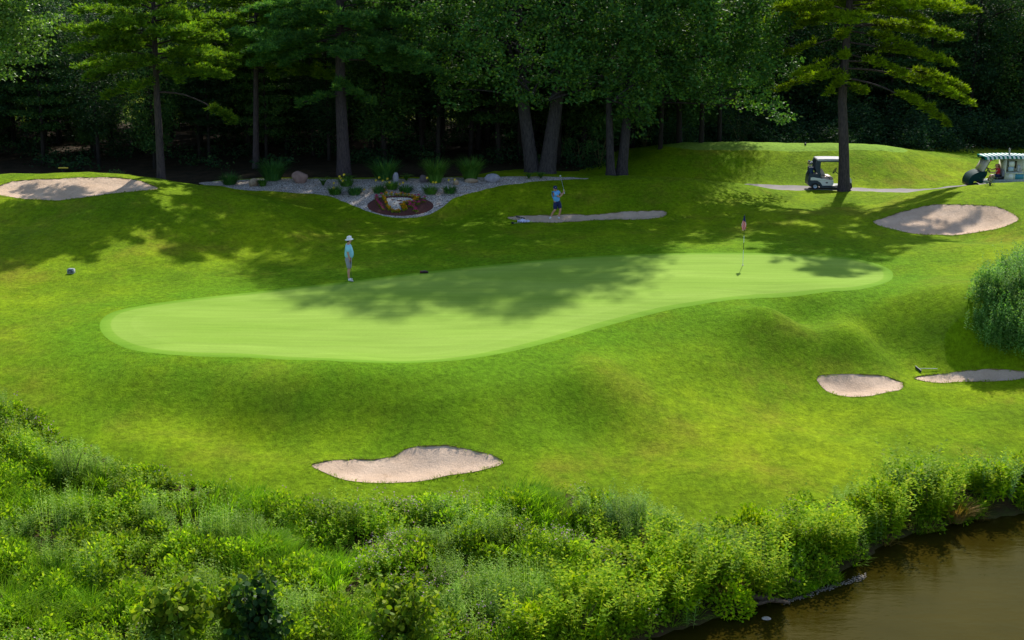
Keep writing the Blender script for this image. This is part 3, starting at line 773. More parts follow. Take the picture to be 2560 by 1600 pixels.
# understorey of the wood: low leaf masses nobody could count, with gaps
rng = np.random.default_rng(9)
U = Geo()
for Y0, dens, x0, x1, hmax in ((94.5, 1.6, 4, 30, 1.6), (98, 2.2, 6, 60, 2.8), (102, 2.0, 18, 60, 3.2), (106, 1.6, 18, 60, 3.0), (84.0, .25, -42, 6, 1.0), (89, .45, -44, 12, 1.8), (98, .8, -48, 14, 2.6), (109, 2.6, -52, 16, 4.8), (113, 2.8, -52, 16, 5.6),
                               (97.5, 1.2, 5, 15, 3.4), (103, 1.5, 5, 20, 5), (111, 2.2, 8, 60, 3.5), (115, 3.0, 8, 62, 6.0), (118, 2.2, 8, 62, 8.5)):
    for i in range(int((x1 - x0) * dens * 2)):
        x = rng.uniform(x0, x1); y = Y0 + rng.uniform(-1.3, 1.3); z = base1(x, y)
        px = CX + F * x / (y * cp + 12 * sp)
        if Y0 > 105 and x1 == 16 and (300 < px < 400 or rng.random() < .04): continue
        hh = rng.uniform(.3, 1) * hmax
        for q in range(int(5 + hh * 4)):
            clump(U, np.array((x + rng.normal(0, .5), y + rng.normal(0, .5), z + rng.uniform(.1, 1) * hh)), .6, 20, .2, .12, .9, .5, .1)
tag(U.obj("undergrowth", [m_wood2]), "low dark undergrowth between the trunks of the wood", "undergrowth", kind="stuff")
# the far wood across the next fairway
W_ = Geo()
for i in range(2600):
    x = rng.uniform(-95, 95); q = rng.uniform(0, 1); y = 150 + q * 14 + rng.uniform(-1, 1)
    clump(W_, np.array((x, y, .3 + rng.uniform(0, 1) * (6 + q * 12))), 1.8, 12, .9, .55, .6, .7, .1)
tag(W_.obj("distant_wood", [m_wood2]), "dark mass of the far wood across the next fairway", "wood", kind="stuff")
# ------------------------------------------------------------------ river bank plants
m_gold = leafmat("goldenrod_leaves", (.12, .24, .03), (.22, .37, .05), (.38, .50, .15), .45, patch=.8, rough=.7, spec=.06)
m_leafy = leafmat("shrub_leaves", (.12, .26, .005), (.27, .43, .006), (.50, .58, .015), .45, patch=.7, rough=.7, spec=.06)
m_tall = leafmat("reed_grass", (.13, .29, .006), (.22, .41, .008), (.34, .52, .02), .48, patch=.7)
m_weed = leafmat("weed_leaves", (.10, .22, .008), (.20, .34, .010), (.38, .48, .03), .45, patch=.9)
m_blue = leafmat("thicket_leaves", (.07, .19, .035), (.14, .30, .06), (.30, .46, .14), .4, patch=.9, rough=.6, spec=.1)
m_pop = leafmat("poplar_leaves", (.07, .15, .008), (.17, .27, .008), (.32, .38, .02), .4, patch=1.2, rough=.6, spec=.1)
m_popd = leafmat("poplar_leaves_dark", (.015, .05, .012), (.03, .085, .016), (.09, .17, .012), .3, patch=1.2, rough=.55, spec=.12)
m_pink = leafmat("pink_blossom", (.42, .20, .30), (.55, .33, .42), (.62, .50, .50), .2, (1, 1, 1), patch=2)
m_dry = leafmat("dry_stalks", (.20, .13, .03), (.28, .20, .05), (.34, .20, .08), .3, patch=2)
m_stem = simple("plant_stem", (.09, .11, .03), .8, (.12, .07, .03))

def forb(F_, o, h, ns, nl, L, W, spread=.22, lean=.16, droop=.35, fl=None, curl=0):
    """a clump of upright leafy stems; leaves go round each stem"""
    for s_ in range(ns):
        a_ = rng.uniform(0, 6.28); r = spread * math.sqrt(rng.uniform())
        b = o + np.array((math.cos(a_) * r, math.sin(a_) * r, 0)); hh = h * rng.uniform(.72, 1.1)
        l_ = np.array((math.cos(a_), math.sin(a_), 0)) * lean * hh * rng.uniform(.3, 1.5) + rng.normal(0, .05, 3) * hh
        t = np.linspace(.15, 1, nl) ** .9
        p = b + t[:, None] * np.array((0, 0, hh)) + (t ** 2)[:, None] * l_
        th = np.arange(nl) * 2.4 + a_
        sc = np.clip(1.25 - t * .75, .3, 1)
        d = np.column_stack((np.cos(th), np.sin(th), .38 - droop * sc * .9 + t * .25))
        F_.leaves(p, d, np.column_stack((rng.normal(0, .3, nl), rng.normal(0, .3, nl), np.ones(nl))), L * sc * rng.uniform(.8, 1.2, nl), W * (sc * .4 + .6), 0, .05)
        F_.leaves(np.array([b]), np.array([[l_[0] * .5, l_[1] * .5, hh]]), np.array([[.1, -1., 0]]), hh * 1.0, .012, 0)
        if fl:
            k = fl[1]; q = p[-1] + rng.normal(0, fl[2], (k, 3))
            fl[0].leaves(q, rdirs(k, .3), rdirs(k, 1), fl[3], fl[3] * .8)
def tuftgrass(F_, o, h, n, spread=.18, W=.018, lean=(.25, .6), wind=(0.18, -.1)):
    a_ = rng.uniform(0, 6.28, n); r = spread * np.sqrt(rng.uniform(0, 1, n)); hh = h * rng.uniform(.5, 1.1, n)
    b = o + np.column_stack((np.cos(a_) * r, np.sin(a_) * r, np.zeros(n)))
    ln = rng.uniform(lean[0], lean[1], n)
    out = np.column_stack((np.cos(a_) * ln + wind[0], np.sin(a_) * ln + wind[1], np.ones(n)))
    side = np.column_stack((-np.sin(a_), np.cos(a_), np.zeros(n))) * (W / 2)
    m1 = b + unit(out) * hh[:, None] * .55
    out2 = out.copy(); out2[:, :2] *= 2.6; out2[:, 2] *= .72
    tp = m1 + unit(out2) * hh[:, None] * .5
    v = np.stack((b - side * .7, b + side * .7, m1 + side, m1 - side), 1).reshape(-1, 3)
    F_.add(v, np.arange(4 * n).reshape(n, 4))
    v = np.stack((m1 - side, m1 + side, tp), 1).reshape(-1, 3); i = np.arange(3 * n).reshape(n, 3)
    F_.add(v, i)
def dome(F_, o, r, h, n, L, W):
    d = rdirs(n); d[:, 2] = np.abs(d[:, 2])
    p = o + d * np.array((r, r, h)) * (rng.uniform(.35, 1, n) ** .5)[:, None]
    F_.leaves(p, unit(d + rdirs(n) * .9), rdirs(n, .8), L * rng.uniform(.6, 1.2, n), W, 0, .05)

VEG = np.vstack((np.array([hit(x, y)[:2] for x, y in VEG_PX]), BANK[1:-1], np.array([(-14., 22.), (-20., 30.)])))
def wav(p, a_, b_, c_): return math.sin(p[0] * a_ + 1.3 * math.sin(p[1] * b_ + c_) + c_) + math.sin(p[1] * a_ * 1.4 + 1.7 * math.sin(p[0] * b_ * .8 - c_))
rng = np.random.default_rng(77)
lo, hi = VEG.min(0), VEG.max(0)
C = rng.uniform(lo, hi, (int((hi - lo).prod() * 15), 2))
C = C[inside(C, VEG) & (C[:, 1] > 23.5)]
pxv = CX + F * C[:, 0] / (C[:, 1] * cp + 14 * sp)
C = C[(np.abs(pxv - CX) < 1500)]
C = np.array([c for c in C if not (wav(c, 1.5, 1.1, .6) + .5 * wav(c, 3.1, 2.2, 2.) > 1.0 and rng.random() < .75)])
zc = base(C)
edge, _ = seg_dist(C, VEG); bankd, _ = seg_dist(C, BANK, False)
C3 = np.column_stack((C, zc - .03))
gold, leafy, tall, weed, pink, dry = Geo(), Geo(), Geo(), Geo(), Geo(), Geo()
for i, o in enumerate(C3):
    e = edge[i] if bankd[i] > edge[i] + .3 else 9
    w1, w2 = wav(o, .9, .6, 0), wav(o, 1.1, .7, 2.4)
    px = CX + F * o[0] / (o[1] * cp + 14 * sp)
    hs = (.45 + .55 * min(1, e / 1.3) + rng.uniform(-.1, .1)) * (.9 + .27 * wav(o, 1.7, 1.1, 1.2))
    hs = max(.3, hs)
    right = px > 1450
    u = rng.random()
    if rng.random() < (.10 if right else .045) and e > .7:
        rr = rng.uniform(.4, .65); hh = rr * rng.uniform(1.2, 1.7)
        dome(leafy if (right and w1 < .5) else weed, o, rr, hh, int(900 * rr), .13, .065); continue
    if e < .5 and u < .55:
        dome(weed, o, .22, .25, 60, .06, .03)
        if rng.random() < .35: q = o + rng.normal(0, .12, (5, 3)) + (0, 0, .3); pink.leaves(q, rdirs(5), rdirs(5), .05, .045)
    elif bankd[i] < .8 and u < .5:
        tuftgrass(tall if u < .4 else dry, o, .55, 40, .15, .012, (.4, 1.0), (.1, -.5))
    elif not right and w1 > .35 and u < .9:
        tuftgrass(tall, o, .85 * hs, 34, .16, .020)
    elif w2 > .2 and u < .85:
        forb(gold, o, .95 * hs, 5, 26, .14, .032, .2, .12)
    elif right and w1 < 0 and u < .8:
        forb(leafy, o, .95 * hs, 4, 20, .22, .075, .2, .22, .4)
    elif u < .6:
        f = (pink, 3, .06, .045) if (wav(o, 1.3, .9, 4.) > .1 and 900 < px < 2000 or rng.random() < .08) else None
        forb(weed, o, .72 * hs, 5, 18, .13, .06, .26, .24, .3, f)
    else:
        dome(weed, o, .36 * hs + .08, .5 * hs, 150, .11, .06)
tag(gold.obj("goldenrod_patch", [m_gold]), "grey-green leafy stems crowding the river bank", "wild plants", kind="stuff")
tag(leafy.obj("leafy_undergrowth", [m_leafy]), "bright green leafy stems along the water's edge", "wild plants", kind="stuff")
tag(tall.obj("tall_grass", [m_tall]), "long bright grass leaning on the river bank", "grass", kind="stuff")
tag(weed.obj("weed_ground_cover", [m_weed]), "tangled low weeds covering the bank below the lawn", "ground cover", kind="stuff")
tag(pink.obj("pink_wildflowers", [m_pink]), "tiny pink blossoms scattered through the bank weeds", "wildflowers", kind="stuff")
tag(dry.obj("dry_grass", [m_dry]), "dry tan grass hanging over the water's edge", "grass", kind="stuff")

# bushes that stand out from the bank growth, one object each
def shrub(name, label, px, py, h, ns, nl, L, W, mat, spread, seed, lean=.3, droop=.5, group=None, cat="bush", Yoff=0):
    global rng
    rng = np.random.default_rng(seed)
    p = hit(px, py); root = thing(name, label, cat, p - (0, 0, .03), 0, group)
    Fo, G = Geo(), Geo()
    forb(Fo, np.zeros(3), h, ns, nl, L, W, spread, lean, droop)
    for i in range(9):
        a_ = rng.uniform(0, 6.28); G.tube(np.array(((0, 0, -.05), (math.cos(a_) * spread * .6, math.sin(a_) * spread * .6, h * .45), (math.cos(a_) * spread * 1.1, math.sin(a_) * spread * 1.1, h * .8))), (.014, .01, .004), 4)
    Fo.obj("foliage", [mat], root); G.obj("stem", [m_stem], root)
    return root
SB = [  # label, base px, height, mat
 ("rounded yellow-green bush at the water's edge beside the rocky spit", 2075, 1405, 1.25, m_leafy, .42),
 ("leafy dark-based bush above the driftwood on the river bank", 1910, 1490, 1.35, m_leafy, .45),
 ("bright bush low on the bank left of the fan of tan grass", 1730, 1500, 1.2, m_leafy, .5),
 ("wide bush of drooping leaves at the bottom edge where the bank meets the river", 1440, 1610, 1.35, m_leafy, .55),
 ("bush half in shade between the bottom edge and the river's left end", 1570, 1570, 1.2, m_leafy, .45),
 ("small light green bush in the middle of the bank, below the lawn's lowest point", 1660, 1400, .95, m_leafy, .35),
 ("dark green rounded bush at the lawn's edge right of the front bunker", 1560, 1330, 1.0, m_blue, .5),
 ("tall silvery leaf clump at the left end of the bank edge", 180, 1210, 1.2, m_gold, .4),
 ("bushy bright plant near the right end of the bank", 2330, 1300, 1.2, m_leafy, .4),
 ("yellow-green upright bush between the rounded bush and the right edge", 2215, 1345, 1.25, m_leafy, .35),
 ("dark bush crowning the bank at the far right", 2480, 1240, 1.15, m_blue, .6),
 ("dense blue-green bush left of the far right one on the bank", 2260, 1265, 1.0, m_blue, .5),
 ("grey-green bush halfway down the bank below the front bunker", 1130, 1470, .9, m_gold, .45),
]
for i, (lab, px, py, h, mt, sp_) in enumerate(SB):
    if mt is m_leafy: shrub("riverside_bush", lab, px, py, h * 1.15, 54, 24, .2, .075, mt, sp_, 300 + i, .3, .5, "bushes standing out on the river bank")
    else: shrub("riverside_bush", lab, px, py, h * 1.05, 50, 32, .12, .03, mt, sp_, 300 + i, .2, .3, "bushes standing out on the river bank")

wb = BANK[(BANK[:, 0] > -3) & (BANK[:, 0] < 15.5)][::-1]
cum = np.concatenate(([0], np.cumsum(np.hypot(*np.diff(wb, axis=0).T)))); ords = ["leftmost", "second from the left", "third from the left", "fourth from the left", "fifth from the left", "fifth from the right", "fourth from the right", "third from the right", "second from the right", "rightmost"]
for i, od in enumerate(ords):
    t = cum[-1] * (i + .5) / 10 + (.3 if i % 2 else -.3); x = np.interp(t, cum, wb[:, 0]) - .1; y = np.interp(t, cum, wb[:, 1]) + .75 + .25 * (i % 3)
    z = base1(x, y); w = np.array((x, y, z)); rng = np.random.default_rng(340 + i)
    root = thing("waterside_bush", "leafy bush leaning over the river, " + od + " of those lining the water", "bush", w, 0, "bushes lining the water")
    Fo, G = Geo(), Geo(); forb(Fo, np.zeros(3), 1.15 + .3 * ((i * 7) % 3) / 2, 44, 22, .21, .075, .55, .34, .5); dome(Fo, np.array((0, 0, .1)), .6, .95, 420, .2, .07)
    for j in range(8): a_ = j * .8; G.tube([(0, 0, -.05), (math.cos(a_) * .25, math.sin(a_) * .25, .5), (math.cos(a_) * .5, math.sin(a_) * .5, .85)], (.014, .01, .004), 4)
    Fo.obj("foliage", [m_leafy if i % 4 else m_weed], root); G.obj("stem", [m_stem], root)

# poplar saplings with round leaves at the bottom edge
def sapling(label, px, pbase, h, sp_, nb_, mat, seed, leaf=.085):
    global rng
    rng = np.random.default_rng(seed)
    p = hit(px, pbase); root = thing("poplar_sapling", label, "sapling", p - (0, 0, .05), 0, "young poplars at the foot of the picture")
    G, Fo = Geo(), Geo()
    for i in range(nb_):
        a_ = i * 2.4 + rng.uniform(-.4, .4); r = sp_ * rng.uniform(.25, 1); hh = h * rng.uniform(.55, 1.05) * (1 - .28 * r / sp_)
        e = np.array((math.cos(a_) * r, math.sin(a_) * r, hh)); c = wobble(curve(np.zeros(3), np.array((e[0] * .35, e[1] * .35, hh * .55)), e, 10), .01)
        G.tube(c, np.linspace(.018, .004, 10), 5, 0, False)
        n = int(46 * hh); t = rng.uniform(.3, 1.02, n)
        q = np.column_stack([np.interp(t * 9, np.arange(10), c[:, k]) for k in range(3)])
        st = rdirs(n); st[:, 2] *= .5; q2 = q + st * rng.uniform(.04, .16, n)[:, None]
        # round leaves: eight-sided discs
        d = unit(st + (0, 0, -.5)); nr = rdirs(n, .5); w_ = unit(np.cross(d, nr)); s_ = leaf * rng.uniform(.65, 1.15, n)
        ang = np.arange(8) / 8 * 2 * np.pi
        v = q2[:, None] + s_[:, None, None] * .5 * ((1 + np.cos(ang))[None, :, None] * d[:, None] * 1.05 + np.sin(ang)[None, :, None] * w_[:, None])
        v = v.reshape(-1, 3); b_ = np.arange(n)[:, None] * 8
        f = np.concatenate((b_ + (0, 1, 2, 3), b_ + (0, 3, 4, 7), b_ + (4, 5, 6, 7)))
        Fo.add(v, f)
    G.obj("stem", [m_stem], root, True); Fo.obj("foliage", [mat], root)
sapling("poplar sapling with big yellow-green round leaves, leftmost at the bottom edge", 440, 1650, 2.1, .9, 26, m_pop, 401, .15)
sapling("dark round-leaved poplar sapling between the yellow-green ones at the bottom edge", 655, 1660, 2.3, .7, 34, m_popd, 402, .13)
sapling("poplar sapling with one tall shoot, rightmost of those at the bottom edge", 1000, 1660, 2.4, 1.0, 34, m_pop, 403, .11)
sapling("short round-leaved sapling low between the dark sapling and the rightmost one", 800, 1640, .9, .5, 9, m_pop, 404)
sapling("lighter round-leaved shoots rising behind the dark sapling", 590, 1610, 1.9, .5, 16, m_pop, 405, .12)

# thicket on the slope at the right edge
rng = np.random.default_rng(88)
TH = np.array([hit(x, y)[:2] for x, y in [(2415,862),(2470,888),(2560,897),(2750,900),(2900,760),(2800,640),(2620,650),(2530,690),(2470,735),(2425,785)]])
lo, hi = TH.min(0), TH.max(0)
C = rng.uniform(lo, hi, (int((hi - lo).prod() * 14), 2)); C = C[inside(C, TH)]
thk = Geo()
for q, z in zip(C, base(C)):
    if rng.random() < .8: forb(thk, np.array((q[0], q[1], z - .03)), rng.uniform(.8, 1.75), 5, 24, .16, .055, .22, .10, .05)
    else: dome(thk, np.array((q[0], q[1], z)), .55, rng.uniform(.8, 1.3), 520, .10, .055)
tag(thk.obj("thicket_foliage", [m_blue]), "dense blue-green thicket on the slope at the right edge", "thicket", kind="stuff")

# tufts of the mown rough and the ragged grass at the bunker edges
rng = np.random.default_rng(61)
m_tuft = leafmat("rough_tufts", (.13, .22, .003), (.20, .29, .004), (.26, .34, .01), .4, patch=.5)
E_ = Geo()
for b_ in BUNK:
    L = np.hypot(*(np.roll(b_, -1, 0) - b_).T); cum_ = np.concatenate(([0], np.cumsum(L)))
    for t in np.arange(0, cum_[-1], .10):
        i = min(np.searchsorted(cum_, t, 'right') - 1, len(b_) - 1); q = b_[i] + (b_[(i + 1) % len(b_)] - b_[i]) * (t - cum_[i]) / (L[i] + 1e-9) + rng.normal(0, .03, 2)
        if rng.random() < .8: tuftgrass(E_, np.array((q[0], q[1], base1(q[0], q[1]) - .01)), rng.uniform(.05, .13), 9, .06, .014, (.3, 1.1), (0, 0))
tag(E_.obj("bunker_edge_grass", [m_tuft]), "ragged turf fringe along the edges of the sand bunkers", "grass", kind="stuff")
# ------------------------------------------------------------------ people
rng = np.random.default_rng(500)
m_skin = simple("skin", (.52, .27, .18), .6, (.46, .23, .16)); m_aqua = simple("aqua_shirt", (.28, .60, .72), .85, (.24, .54, .68), bmp=.3, bscale=14, bdist=.01)
m_grey = simple("grey_shorts_cloth", (.30, .30, .36), .9, bmp=.3, bscale=16); m_white = simple("white_cloth", (.78, .78, .80), .8)
m_blue_s = simple("blue_shirt_cloth", (.10, .34, .68), .85, (.14, .42, .75), bmp=.3, bscale=14); m_navy = simple("navy_cloth", (.012, .02, .085), .85)
m_red = simple("red_shirt_cloth", (.55, .015, .04), .85); m_black = simple("black_plastic", (.012, .013, .016), .45); m_steel = simple("steel", (.5, .5, .52), .3, metal=1)
m_hair = simple("hair_auburn", (.22, .07, .03), .6); m_hairb = simple("hair_brown", (.06, .035, .02), .7); m_eye = simple("eye_dark", (.02, .015, .01), .3)
m_lip = simple("lip", (.4, .12, .1), .6)

def skin(name, joints, edges, mat, parent, sub=2):
    names = list(joints); me = bpy.data.meshes.new(name)
    me.from_pydata([joints[n][0] for n in names], [(names.index(a_), names.index(b_)) for a_, b_ in edges], [])
    o = link(name, me, parent)
    me.materials.append(mat)
    md = o.modifiers.new("skin", 'SKIN'); md.use_smooth_shade = True
    for i, n in enumerate(names):
        r = joints[n][1]; r = r if isinstance(r, tuple) else (r, r)
        sv_ = me.skin_vertices[0].data[i]; sv_.radius = r; sv_.use_root = (i == 0)
    s_ = o.modifiers.new("smooth", 'SUBSURF'); s_.levels = sub; s_.render_levels = sub
    return o
def chain(*n): return list(zip(n[:-1], n[1:]))
def hand(J, E, tag_, wrist, dirn, palm_side, curl, thumb):
    """palm and five fingers grown from the wrist joint; curl bends the fingers towards palm_side"""
    w = np.array(J[wrist][0]); d = unit(np.array(dirn, float)); s_ = unit(np.array(palm_side, float)); a_ = unit(np.cross(d, s_))
    J[tag_ + 'palm'] = (tuple(w + d * .055), (.032, .022)); E.append((wrist, tag_ + 'palm'))
    for i, L in enumerate((.062, .07, .066, .052)):
        b = w + d * .085 + a_ * (i - 1.5) * .021
        k1 = b + d * L * .55 + s_ * curl * .3 * L; k2 = k1 + d * L * .45 * (1 - curl) + s_ * curl * L * .8
        n = [f"{tag_}f{i}{j}" for j in range(3)]
        for nn, q in zip(n, (b, k1, k2)): J[nn] = (tuple(q), .0095)
        E.extend([(tag_ + 'palm', n[0]), (n[0], n[1]), (n[1], n[2])])
    t1 = w + d * .035 + a_ * thumb * .035; t2 = t1 + d * .04 + a_ * thumb * .02 + s_ * .015
    J[tag_ + 't1'] = (tuple(t1), .012); J[tag_ + 't2'] = (tuple(t2), .010)
    E.extend([(wrist, tag_ + 't1'), (tag_ + 't1', tag_ + 't2')])
def headparts(root, c, fwd, r=.1):
    c = np.array(c, float); f = unit(np.array(fwd, float)); s_ = np.array((-f[1], f[0], 0)); u = np.array((0, 0, 1))
    for sg in (-1, 1):
        g = Geo().sphere(c + f * r * .92 + s_ * sg * .034 + u * .012, (.012, .012, .008), 8, 5); g.obj("eye", [m_eye], root, True)
    g = Geo().sphere(c + f * r * .93 - u * .052, (.018, .018, .007), 8, 5); g.obj("mouth", [m_lip], root, True)
def head_joints(J, E, neck, c, fwd):
    c = np.array(c, float); f = unit(np.array(fwd, float)); s_ = np.array((-f[1], f[0], 0))
    J['jaw'] = (tuple(c - (0, 0, .06) + f * .02), (.072, .07)); J['skull'] = (tuple(c + (0, 0, .03)), (.088, .085)); J['crown'] = (tuple(c + (0, 0, .10) - f * .01), (.07, .07))
    J['nose'] = (tuple(c + f * .105 - (0, 0, .01)), .014)
    E.extend([(neck, 'jaw'), ('jaw', 'skull'), ('skull', 'crown'), ('skull', 'nose')])
    for sg, n in ((-1, 'earr'), (1, 'earl')):
        J[n] = (tuple(c + s_ * sg * .088 - f * .01), (.016, .02)); E.append(('skull', n))
def lathe(G, c, prof, n=16, mi=0, tilt=(0, 0)):
    c = np.array(c, float); a_ = np.arange(n) / n * 2 * np.pi; m = len(prof)
    v = np.array([[r * math.cos(t), r * math.sin(t), z] for r, z in prof for t in a_])
    v[:, 2] += v[:, 0] * tilt[0] + v[:, 1] * tilt[1]
    G.add(v + c, [(i * n + j, i * n + (j + 1) % n, (i + 1) * n + (j + 1) % n, (i + 1) * n + j) for i in range(m - 1) for j in range(n)], mi)
def shoe(root, heel, toe, h=.075):
    heel, toe = np.array(heel, float), np.array(toe, float); d = toe - heel; L = np.linalg.norm(d); d = d / L
    J = {'a': (tuple(heel + (0, 0, h * .62)), (.043, .045)), 'b': (tuple(heel + d * L * .5 + (0, 0, h * .45)), (.045, .034)), 'c': (tuple(toe + (0, 0, h * .32)), (.04, .026))}
    skin("shoe", J, chain('a', 'b', 'c'), m_white, root, 2)

# the man beside the green (local +x is where he faces)
p = hit(874, 701)
man = thing("person", "man in aqua shirt, grey shorts and white bucket hat standing beside the green", "person", p, R(8))
J = {'pelvis': ((-.03, 0, .93), (.135, .15)), 'belly': ((.02, 0, 1.12), (.15, .16)), 'chest': ((-.02, 0, 1.34), (.135, .17)), 'neck': ((-.01, 0, 1.52), .055)}
E = chain('pelvis', 'belly', 'chest', 'neck')
head_joints(J, E, 'neck', (.035, 0, 1.65), (1, -.25, 0))
for sg, s_ in ((-1, 'r'), (1, 'l')):
    J[s_ + 'sh'] = ((-.02, sg * .19, 1.43), .062); J[s_ + 'el'] = ((-.045 if sg < 0 else -.1, sg * .25, 1.16), .043); J[s_ + 'wr'] = ((.03 if sg < 0 else -.03, sg * .25, .92), .028)
    J[s_ + 'hip'] = ((-.02, sg * .1, .86), .095); J[s_ + 'kn'] = ((.0, sg * .105, .49), .056); J[s_ + 'cf'] = ((-.035, sg * .105, .34), .055); J[s_ + 'an'] = ((-.03, sg * .105, .09), .036)
    E += chain('chest', s_ + 'sh', s_ + 'el', s_ + 'wr') + chain('pelvis', s_ + 'hip', s_ + 'kn', s_ + 'cf', s_ + 'an')
    hand(J, E, s_ + 'h', s_ + 'wr', (.12, 0, -1), (0, -sg, 0), .75, -sg)
skin("body", J, E, m_skin, man)
headparts(man, (.035, 0, 1.65), (1, -.25, 0))
S_ = {k: J[k] for k in ()}
S_['p'] = ((-.03, 0, .88), (.19, .20)); S_['b'] = ((.035, 0, 1.12), (.215, .21)); S_['c'] = ((-.015, 0, 1.34), (.19, .22)); S_['n'] = ((-.02, 0, 1.50), (.10, .09))
SE = chain('p', 'b', 'c', 'n')
for sg, s_ in ((-1, 'r'), (1, 'l')):
    S_[s_ + 's'] = ((-.02, sg * .2, 1.42), .095); S_[s_ + 'e'] = ((-.035 if sg < 0 else -.07, sg * .25, 1.20), .09); SE += chain('c', s_ + 's', s_ + 'e')
skin("shirt", S_, SE, m_aqua, man)
S_ = {'q': ((-.03, 0, 1.0), (.15, .17)), 'p': ((-.03, 0, .90), (.175, .185))}; SE = [('q', 'p')]
for sg, s_ in ((-1, 'r'), (1, 'l')):
    S_[s_ + 'h'] = ((-.02, sg * .1, .80), .13); S_[s_ + 'k'] = ((.005, sg * .108, .49), .105); SE += chain('p', s_ + 'h', s_ + 'k')
skin("shorts", S_, SE, m_grey, man)
shoe(man, (-.06, -.105, 0), (.13, -.13, 0)); shoe(man, (-.06, .105, 0), (.13, .15, 0))
g = Geo(); lathe(g, (.03, 0, 1.7), [(.17, -.03), (.165, -.022), (.102, .015), (.098, .07), (.085, .105), (.05, .115), (0.001, .115)], 20, 0, (.10, 0)); lathe(g, (.03, 0, 1.7), [(.17, -.03), (.10, .008), (.001, .01)], 20, 0, (.10, 0))
g.obj("bucket_hat", [m_white], man, True)
Geo().sphere((.0, 0, 1.63), (.088, .086, .075), 12, 8).obj("hair", [m_hairb], man, True)
pt = thing("putter", "dark putter held upright at the right side of the man in the bucket hat", "golf club", p, R(8))
g = Geo().tube([(.045, -.26, .98), (.05, -.265, .72)], .014, 8); g.obj("grip", [m_black], pt, True)
g = Geo().tube([(.05, -.265, .72), (.085, -.27, .05)], .006, 6); g.obj("shaft", [simple("dark_shaft", (.05, .04, .04), .4)], pt, True)
g = Geo().box((.03, -.29, .012), (.15, -.25, .045)); g.obj("club_head", [m_steel], pt)

# the golfer in the bunker (local x right, y away, seen from the front)
gp = hit(1388, 549); gp = np.array((gp[0], gp[1] + .45, 0)); gp[2] = height(gp[0], gp[1])
go = thing("person", "golfer in blue shirt and navy shorts swinging in the far bunker", "person", gp)
J = {'pelvis': ((.10, 0, .86), (.14, .12)), 'waist': ((.06, 0, 1.03), (.14, .12)), 'chest': ((.04, .0, 1.22), (.15, .125)), 'neck': ((.03, -.02, 1.385), .055)}
E = chain('pelvis', 'waist', 'chest', 'neck')
head_joints(J, E, 'neck', (.0, -.04, 1.50), (.35, -1, -.2))
J.update({'rsh': ((-.09, -.10, 1.30), .06), 'rel': ((.22, -.27, 1.12), .043), 'rwr': ((.40, -.20, 1.30), .029), 'lsh': ((.17, .12, 1.34), .06), 'lel': ((.33, -.0, 1.20), .042), 'lwr': ((.43, -.13, 1.32), .028),
          'rhip': ((.02, -.02, .82), .095), 'rkn': ((.0, -.08, .44), .058), 'rcf': ((-.10, .0, .32), .055), 'ran': ((-.20, .05, .09), .037),
          'lhip': ((.19, .02, .82), .095), 'lkn': ((.27, -.05, .47), .058), 'lcf': ((.25, .02, .32), .055), 'lan': ((.19, .04, .09), .037)})
E += chain('chest', 'rsh', 'rel', 'rwr') + chain('chest', 'lsh', 'lel', 'lwr') + chain('pelvis', 'rhip', 'rkn', 'rcf', 'ran') + chain('pelvis', 'lhip', 'lkn', 'lcf', 'lan')
hand(J, E, 'rh', 'rwr', (.25, .2, .9), (.8, .3, -.3), .8, 1); hand(J, E, 'lh', 'lwr', (.1, .0, 1), (-.8, -.2, 0), .8, -1)
skin("body", J, E, m_skin, go); headparts(go, (.0, -.04, 1.50), (.35, -1, -.2))
S_ = {'p': ((.10, 0, .82), (.20, .17)), 'w': ((.07, 0, 1.03), (.20, .18)), 'c': ((.04, 0, 1.22), (.205, .18)), 'n': ((.03, -.01, 1.37), (.10, .09)),
      'rs': ((-.10, -.09, 1.29), .095), 're': ((.11, -.21, 1.18), .088), 'ls': ((.16, .11, 1.33), .095), 'le': ((.27, .05, 1.25), .08)}
skin("shirt", S_, chain('p', 'w', 'c', 'n') + chain('c', 'rs', 're') + chain('c', 'ls', 'le'), m_blue_s, go)
S_ = {'q': ((.09, 0, .95), (.155, .14)), 'p': ((.10, 0, .84), (.175, .155)), 'rh': ((.03, -.02, .76), .13), 'rk': ((.0, -.06, .45), .11), 'lh': ((.19, .01, .76), .13), 'lk': ((.26, -.03, .49), .11)}
skin("shorts", S_, chain('q', 'p', 'rh', 'rk') + chain('p', 'lh', 'lk'), m_navy, go)
shoe(go, (-.20, .07, 0), (-.27, -.12, 0)); shoe(go, (.18, .07, 0), (.22, -.14, 0))
g = Geo(); lathe(g, (.0, -.035, 1.53), [(.105, -.005), (.105, .04), (.085, .095), (.04, .118), (.001, .12)], 18)
g.add([(-.07, -.12, 1.53), (.10, -.12, 1.53), (.11, -.22, 1.515), (-.04, -.235, 1.515), (-.07, -.12, 1.54), (.10, -.12, 1.54), (.11, -.22, 1.522), (-.04, -.235, 1.522)], [(0, 1, 2, 3), (7, 6, 5, 4), (0, 4, 5, 1), (1, 5, 6, 2), (2, 6, 7, 3), (3, 7, 4, 0)])
g.obj("cap", [m_navy], go, True)
Geo().sphere((.02, -.145, 1.575), (.016, .008, .014), 8, 5).obj("cap_badge", [m_white], go)
cl = thing("golf_club", "golf club swung up over the shoulder by the golfer in the far bunker", "golf club", gp)
Geo().tube([(.47, -.17, 1.27), (.42, -.13, 1.48)], .014, 8).obj("grip", [m_white], cl, True)
Geo().tube([(.42, -.13, 1.48), (.28, .22, 2.08)], .006, 6).obj("shaft", [m_steel], cl, True)
Geo().sphere((.26, .24, 2.10), (.05, .025, .04), 8, 6).obj("club_head", [m_steel], cl, True)

